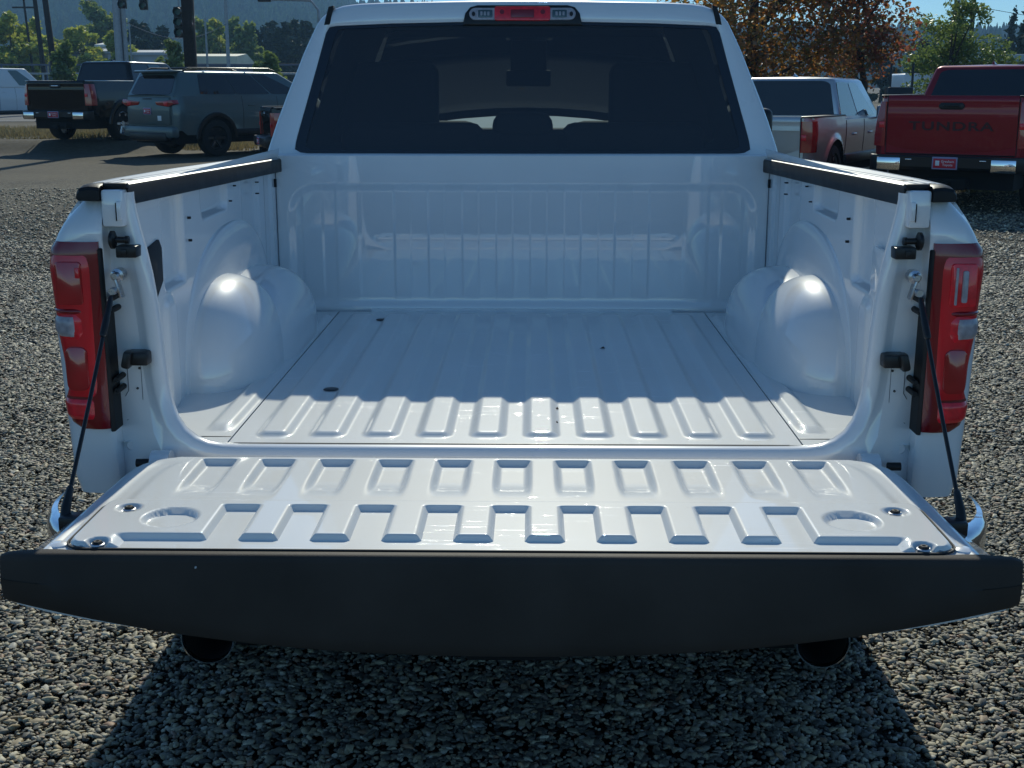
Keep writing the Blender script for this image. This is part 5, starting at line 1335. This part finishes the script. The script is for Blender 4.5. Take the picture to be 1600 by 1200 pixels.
# poles and signals
M['wood'] = mat('dark_wood_pole', (.035,.028,.024), .9, nscale=14, namt=.4)
M['galv'] = mat('galvanised_steel', (.34,.36,.38), .5, .4, nscale=8, namt=.2)
M['green_lens'] = mat('signal_lens', (.02,.10,.08), .3)
def at(px, D): return (.04 + D*(px-833)/2000.*.974, -2.66 + D)
def hgt(y, D): return 1.637 + (131-y)/2000.*D*.95
x, y = at(297, 40)
t = empty('sign_pole', (x,y,0), 0, 'thick dark square pole rising out of frame behind the grey sport utility', 'pole')
b = MB(); b.bbox(-.16,.16,-.16,.16,-.1,11,.02); b.build('shaft', 'wood', t); b = MB(); b.bbox(-.36,.36,-.3,.3,-.1,.9,.05); b.build('pole_base', 'kerb', t)
def signal(px, ytop, D, label, side=False, n=3):
    x, y = at(px, D); z = hgt(ytop, D); t = empty('traffic_signal', (x,y,z), 0, label, 'traffic signal')
    b = MB(); b.bbox(-.18,.18,-.12,.12,-.36*n,0,.03); b.build('housing', 'black', t)
    for k in range(n):
        b = MB(); b.lathe([(0,.15),(-.22,.15),(-.22,.135),(0,.135)], (0,-.12,-.18-.36*k), 'Y', 18); b.build('visor', 'black', t)
        b = MB(); b.lathe([(0,.001),(0,.13)], (0,-.13,-.18-.36*k), 'Y', 16); b.build('signal_lens', 'green_lens', t)
    b = MB(); b.tube([(0,0,0),(0,0,.9)], .03, 6); b.build('hanger', 'galv', t); return t
signal(283, 12, 48, 'traffic signal hanging against the left side of the thick dark pole', n=3)
signal(196, -22, 62, 'left one of the two signals cut off by the top edge')
signal(229, -20, 62, 'right one of the two signals cut off by the top edge')
def pole(px, D, h, r, m, label, lean=0, arms=True, name='utility_pole'):
    x, y = at(px, D); t = empty(name, (x,y,0), 0, label, 'pole'); b = MB(); b.tube([(0,0,-.1),(lean*h,0,h)], [r*1.15, r*.8], 10); b.build('pole_shaft', m, t)
    if arms:
        b = MB(); b.bbox(lean*h-1.1, lean*h+1.1,-.06,.06,h-.9,h-.75,.01); b.build('cross_arm', m, t)
    return t
pole(85, 85, 13, .19, 'wood', 'dark utility pole rising from behind the black pickup roof', -.055)
pole(67, 100, 15, .17, 'wood', 'middle one of the three dark poles at the far left', -.045)
pole(50, 120, 9.2, .12, 'wood', 'short thin pole leftmost of the three at the far left', -.05)
pole(356, 90, 14, .12, 'galv', 'thin grey pole right of the thick dark pole', 0)
pole(323, 80, 5.5, .07, 'galv', 'short thin grey post just right of the thick dark pole', 0, False, 'post')
pole(204, 62, 4.4, .04, 'galv', 'slim post among the fences below the orange tipped tree', 0, False, 'post')
t = pole(186, 70, 14, .22, 'galv', 'pale double mast rising out of frame left of the hanging signals', 0, False, 'mast')
b = MB(); b.tube([(.35,0,0),(.35,0,14)], .12, 8); b.build('second_mast', 'galv', t)
pole(1506, 95, 14, .16, 'wood', 'dark utility pole in the sky above the green leafy tree', .004)
x, y = at(500, 70)
t = empty('street_lamp', (x,y,0), 0, 'street lamp whose long arm reaches left from behind the white cab', 'street lamp')
b = MB(); b.tube([(0,0,0),(0,0,5.4),(-.4,0,5.9),(-2.7,0,5.95)], [.10,.08,.06,.04], 8); b.build('lamp_post', 'galv', t)
b = MB(); b.bbox(-3.2,-2.5,-.14,.14,5.84,6.0,.05); b.build('lamp_head', 'black', t)
def wire(p, q, r, label):
    p, q = Vector(p), Vector(q); b = MB(); b.tube([p.lerp(q,t_) - Vector((0,0,1.0*math.sin(math.pi*t_))) for t_ in frange(0,1,14)], r, 5)
    tag(b.build('overhead_wire', 'black'), label, 'wire')
xa, ya = at(1506, 95); wire((xa+.05, ya, 12.6), (xa+38, ya+25, 12.2), .025, 'thin wire running right from the utility pole above the green tree')
xa, ya = at(1506, 95); wire((xa, ya, 7.6-.6), (xa+38, ya+25, 6.4), .02, 'lower thin wire crossing the sky at the right edge')
xa, ya = at(356, 90); xb, yb = at(186, 70); wire((xb, yb, 5.0), (xa, ya, 5.6), .018, 'thin cable strung between the pale mast and the thin grey pole')

# fences, rails, buildings
M['bldg'] = mat('pale_metal_wall', (.46,.49,.52), .7, nscale=.6, namt=.15)
M['bldgb'] = mat('blue_grey_wall', (.10,.12,.17), .7, nscale=.6, namt=.2)
M['roofw'] = mat('white_roof', (.75,.74,.68), .6, nscale=.5, namt=.1)
M['cream'] = mat('cream_roof', (.72,.66,.48), .6, nscale=.5, namt=.15)
def building(name, px0, px1, y0, y1, D, wall, roof, label, depth=10, win=0, lip=.25):
    xa, y = at(px0, D); xb, _ = at(px1, D); zt = hgt(y0, D); w = xb - xa
    t = empty(name, ((xa+xb)/2, y, 0), 0, label, 'building')
    b = MB(); b.box(-w/2,w/2,0,depth,-.2,zt-lip); wl = b.build('wall', wall, t, smooth=False)
    b = MB(); b.hull([(-w/2-.3,-.3,zt-lip),(w/2+.3,-.3,zt-lip),(-w/2-.3,depth+.3,zt-lip),(w/2+.3,depth+.3,zt-lip),(-w/2-.3,depth/2,zt+.3),(w/2+.3,depth/2,zt+.3),(-w/2-.3,-.3,zt),(w/2+.3,-.3,zt)], 0); b.build('roof', roof, t, smooth=False)
    for k in range(win):
        x0 = -w/2 + w*(k+.3)/win; b = MB(); b.box(x0, x0+w/win*.4, -.05, .02, zt*.35, zt*.7); f_ = b.build('window', 'bldgb', t, smooth=False)
        b = MB(); b.box(x0+.08, x0+w/win*.4-.08, -.07, -.04, zt*.35+.08, zt*.7-.08); b.build('pane', 'sideglass', f_, smooth=False)
building('warehouse', -60, 82, 77, 100, 140, 'bldgb', 'bldgb', 'long blue grey building at the far left beyond the road', win=6)
building('shed', 112, 140, 79, 95, 135, 'bldgb', 'bldgb', 'small dark blue shed right of the nearest utility pole', 6, 2)
building('low_building', 140, 168, 80, 96, 132, 'bldg', 'bldg', 'small pale building between the blue shed and the gabled house', 6, 2)
building('house', 153, 170, 70, 90, 150, 'roofw', 'roofw', 'small white gabled house roof among the roadside trees', 6, 1)
building('long_building', 185, 255, 82, 100, 120, 'bldg', 'bldg', 'long low pale grey building behind the fence left of the thick pole', 8, 8)
building('bright_building', 272, 366, 88, 99, 125, 'bldgb', 'cream', 'low building with a sunlit cream roof beside the thick dark pole', 8, 7, .7)
M['showroom'] = mat('pale_green_wall', (.66,.74,.70), .7, nscale=.6, namt=.12)
building('showroom', 560, 790, 84, 125, 140, 'showroom', 'roofw', 'grey showroom building seen through the tinted cab glass', 14, 7)
building('workshop', 830, 1100, 90, 125, 140, 'showroom', 'roofw', 'dark workshop building seen through the right half of the cab glass', 14, 6)
# canopy at the right edge
xa, y = at(1552, 62); t = empty('canopy', (xa+3, y, 0), 0, 'pale teal flat canopy beyond the red pickup cab at the right edge', 'canopy')
M['teal'] = mat('teal_fascia', (.38,.46,.46), .5, nscale=2, namt=.1)
b = MB(); b.bbox(-3,9,0,8,2.62,2.98,.03); b.build('canopy_roof', 'teal', t)
for px_ in (-2.5,2.5,7.5):
    b = MB(); b.bbox(px_-.12,px_+.12,1,1.24,-.1,2.62,.02); b.build('canopy_post', 'galv', t)
# guard rail and fence beyond the road
def rail_fence(x0, x1, y, z0, h, step, label, m='galv', rails=2):
    t = empty('guard_rail', ((x0+x1)/2, y, z0), 0, label, 'fence'); n = int((x1-x0)/step); w = (x1-x0)/2
    for k in range(n+1):
        b = MB(); b.bbox(-w+step*k-.05, -w+step*k+.05, -.04, .04, 0, h, .01); b.build('fence_post', m, t)
    for k in range(rails):
        b = MB(); b.bbox(-w, w, -.03, .03, h*(1-.42*k)-.12, h*(1-.42*k), .01); b.build('fence_rail', m, t)
rail_fence(-75, -13, 78, .0, 2.3, 1.6, 'pale rail fence along the far side of the road at the left')
rail_fence(-60, -14, 90, .0, 3.0, 3.2, 'taller rail fence behind the pale one beyond the road', 'bldgb')
x, y = at(1387, 21.5)
for px_, lab in ((1387,'left one of two thin black stakes behind the silver pickup hood'),(1421,'right one of two thin black stakes, beside the red pickup tailgate')):
    x, y = at(px_, 24); b = MB(); b.bbox(x-.018,x+.018,y-.018,y+.018,0,2.0,.004); tag(b.build('stake_post', 'black'), lab, 'post')
x, y = at(1404, 23.0); b = MB(); b.bbox(x-.22,x+.22,y,y+.25,.9,1.58,.02); tag(b.build('black_crate', 'black'), 'black crate behind the red pickup tailgate between the two stakes', 'crate')

# ---- air
b = MB(); b.box(-1500, 1500, -40, 1500, -2, 132)
hz = bpy.data.materials.new('air'); hz.use_nodes = True; nt2 = hz.node_tree; nt2.nodes.clear()
o2 = nt2.nodes.new('ShaderNodeOutputMaterial'); pv = nt2.nodes.new('ShaderNodeVolumePrincipled')
pv.inputs['Color'].default_value = (.36,.66,1,1); pv.inputs['Density'].default_value = .0005; pv.inputs['Anisotropy'].default_value = .1
nt2.links.new(pv.outputs[0], o2.inputs['Volume'])
h_ = b.build('haze', hz, fix=False, smooth=False); tag(h_, kind='stuff'); h_['label'] = 'thin blue haze in the air'
S.cycles.volume_max_steps = 64
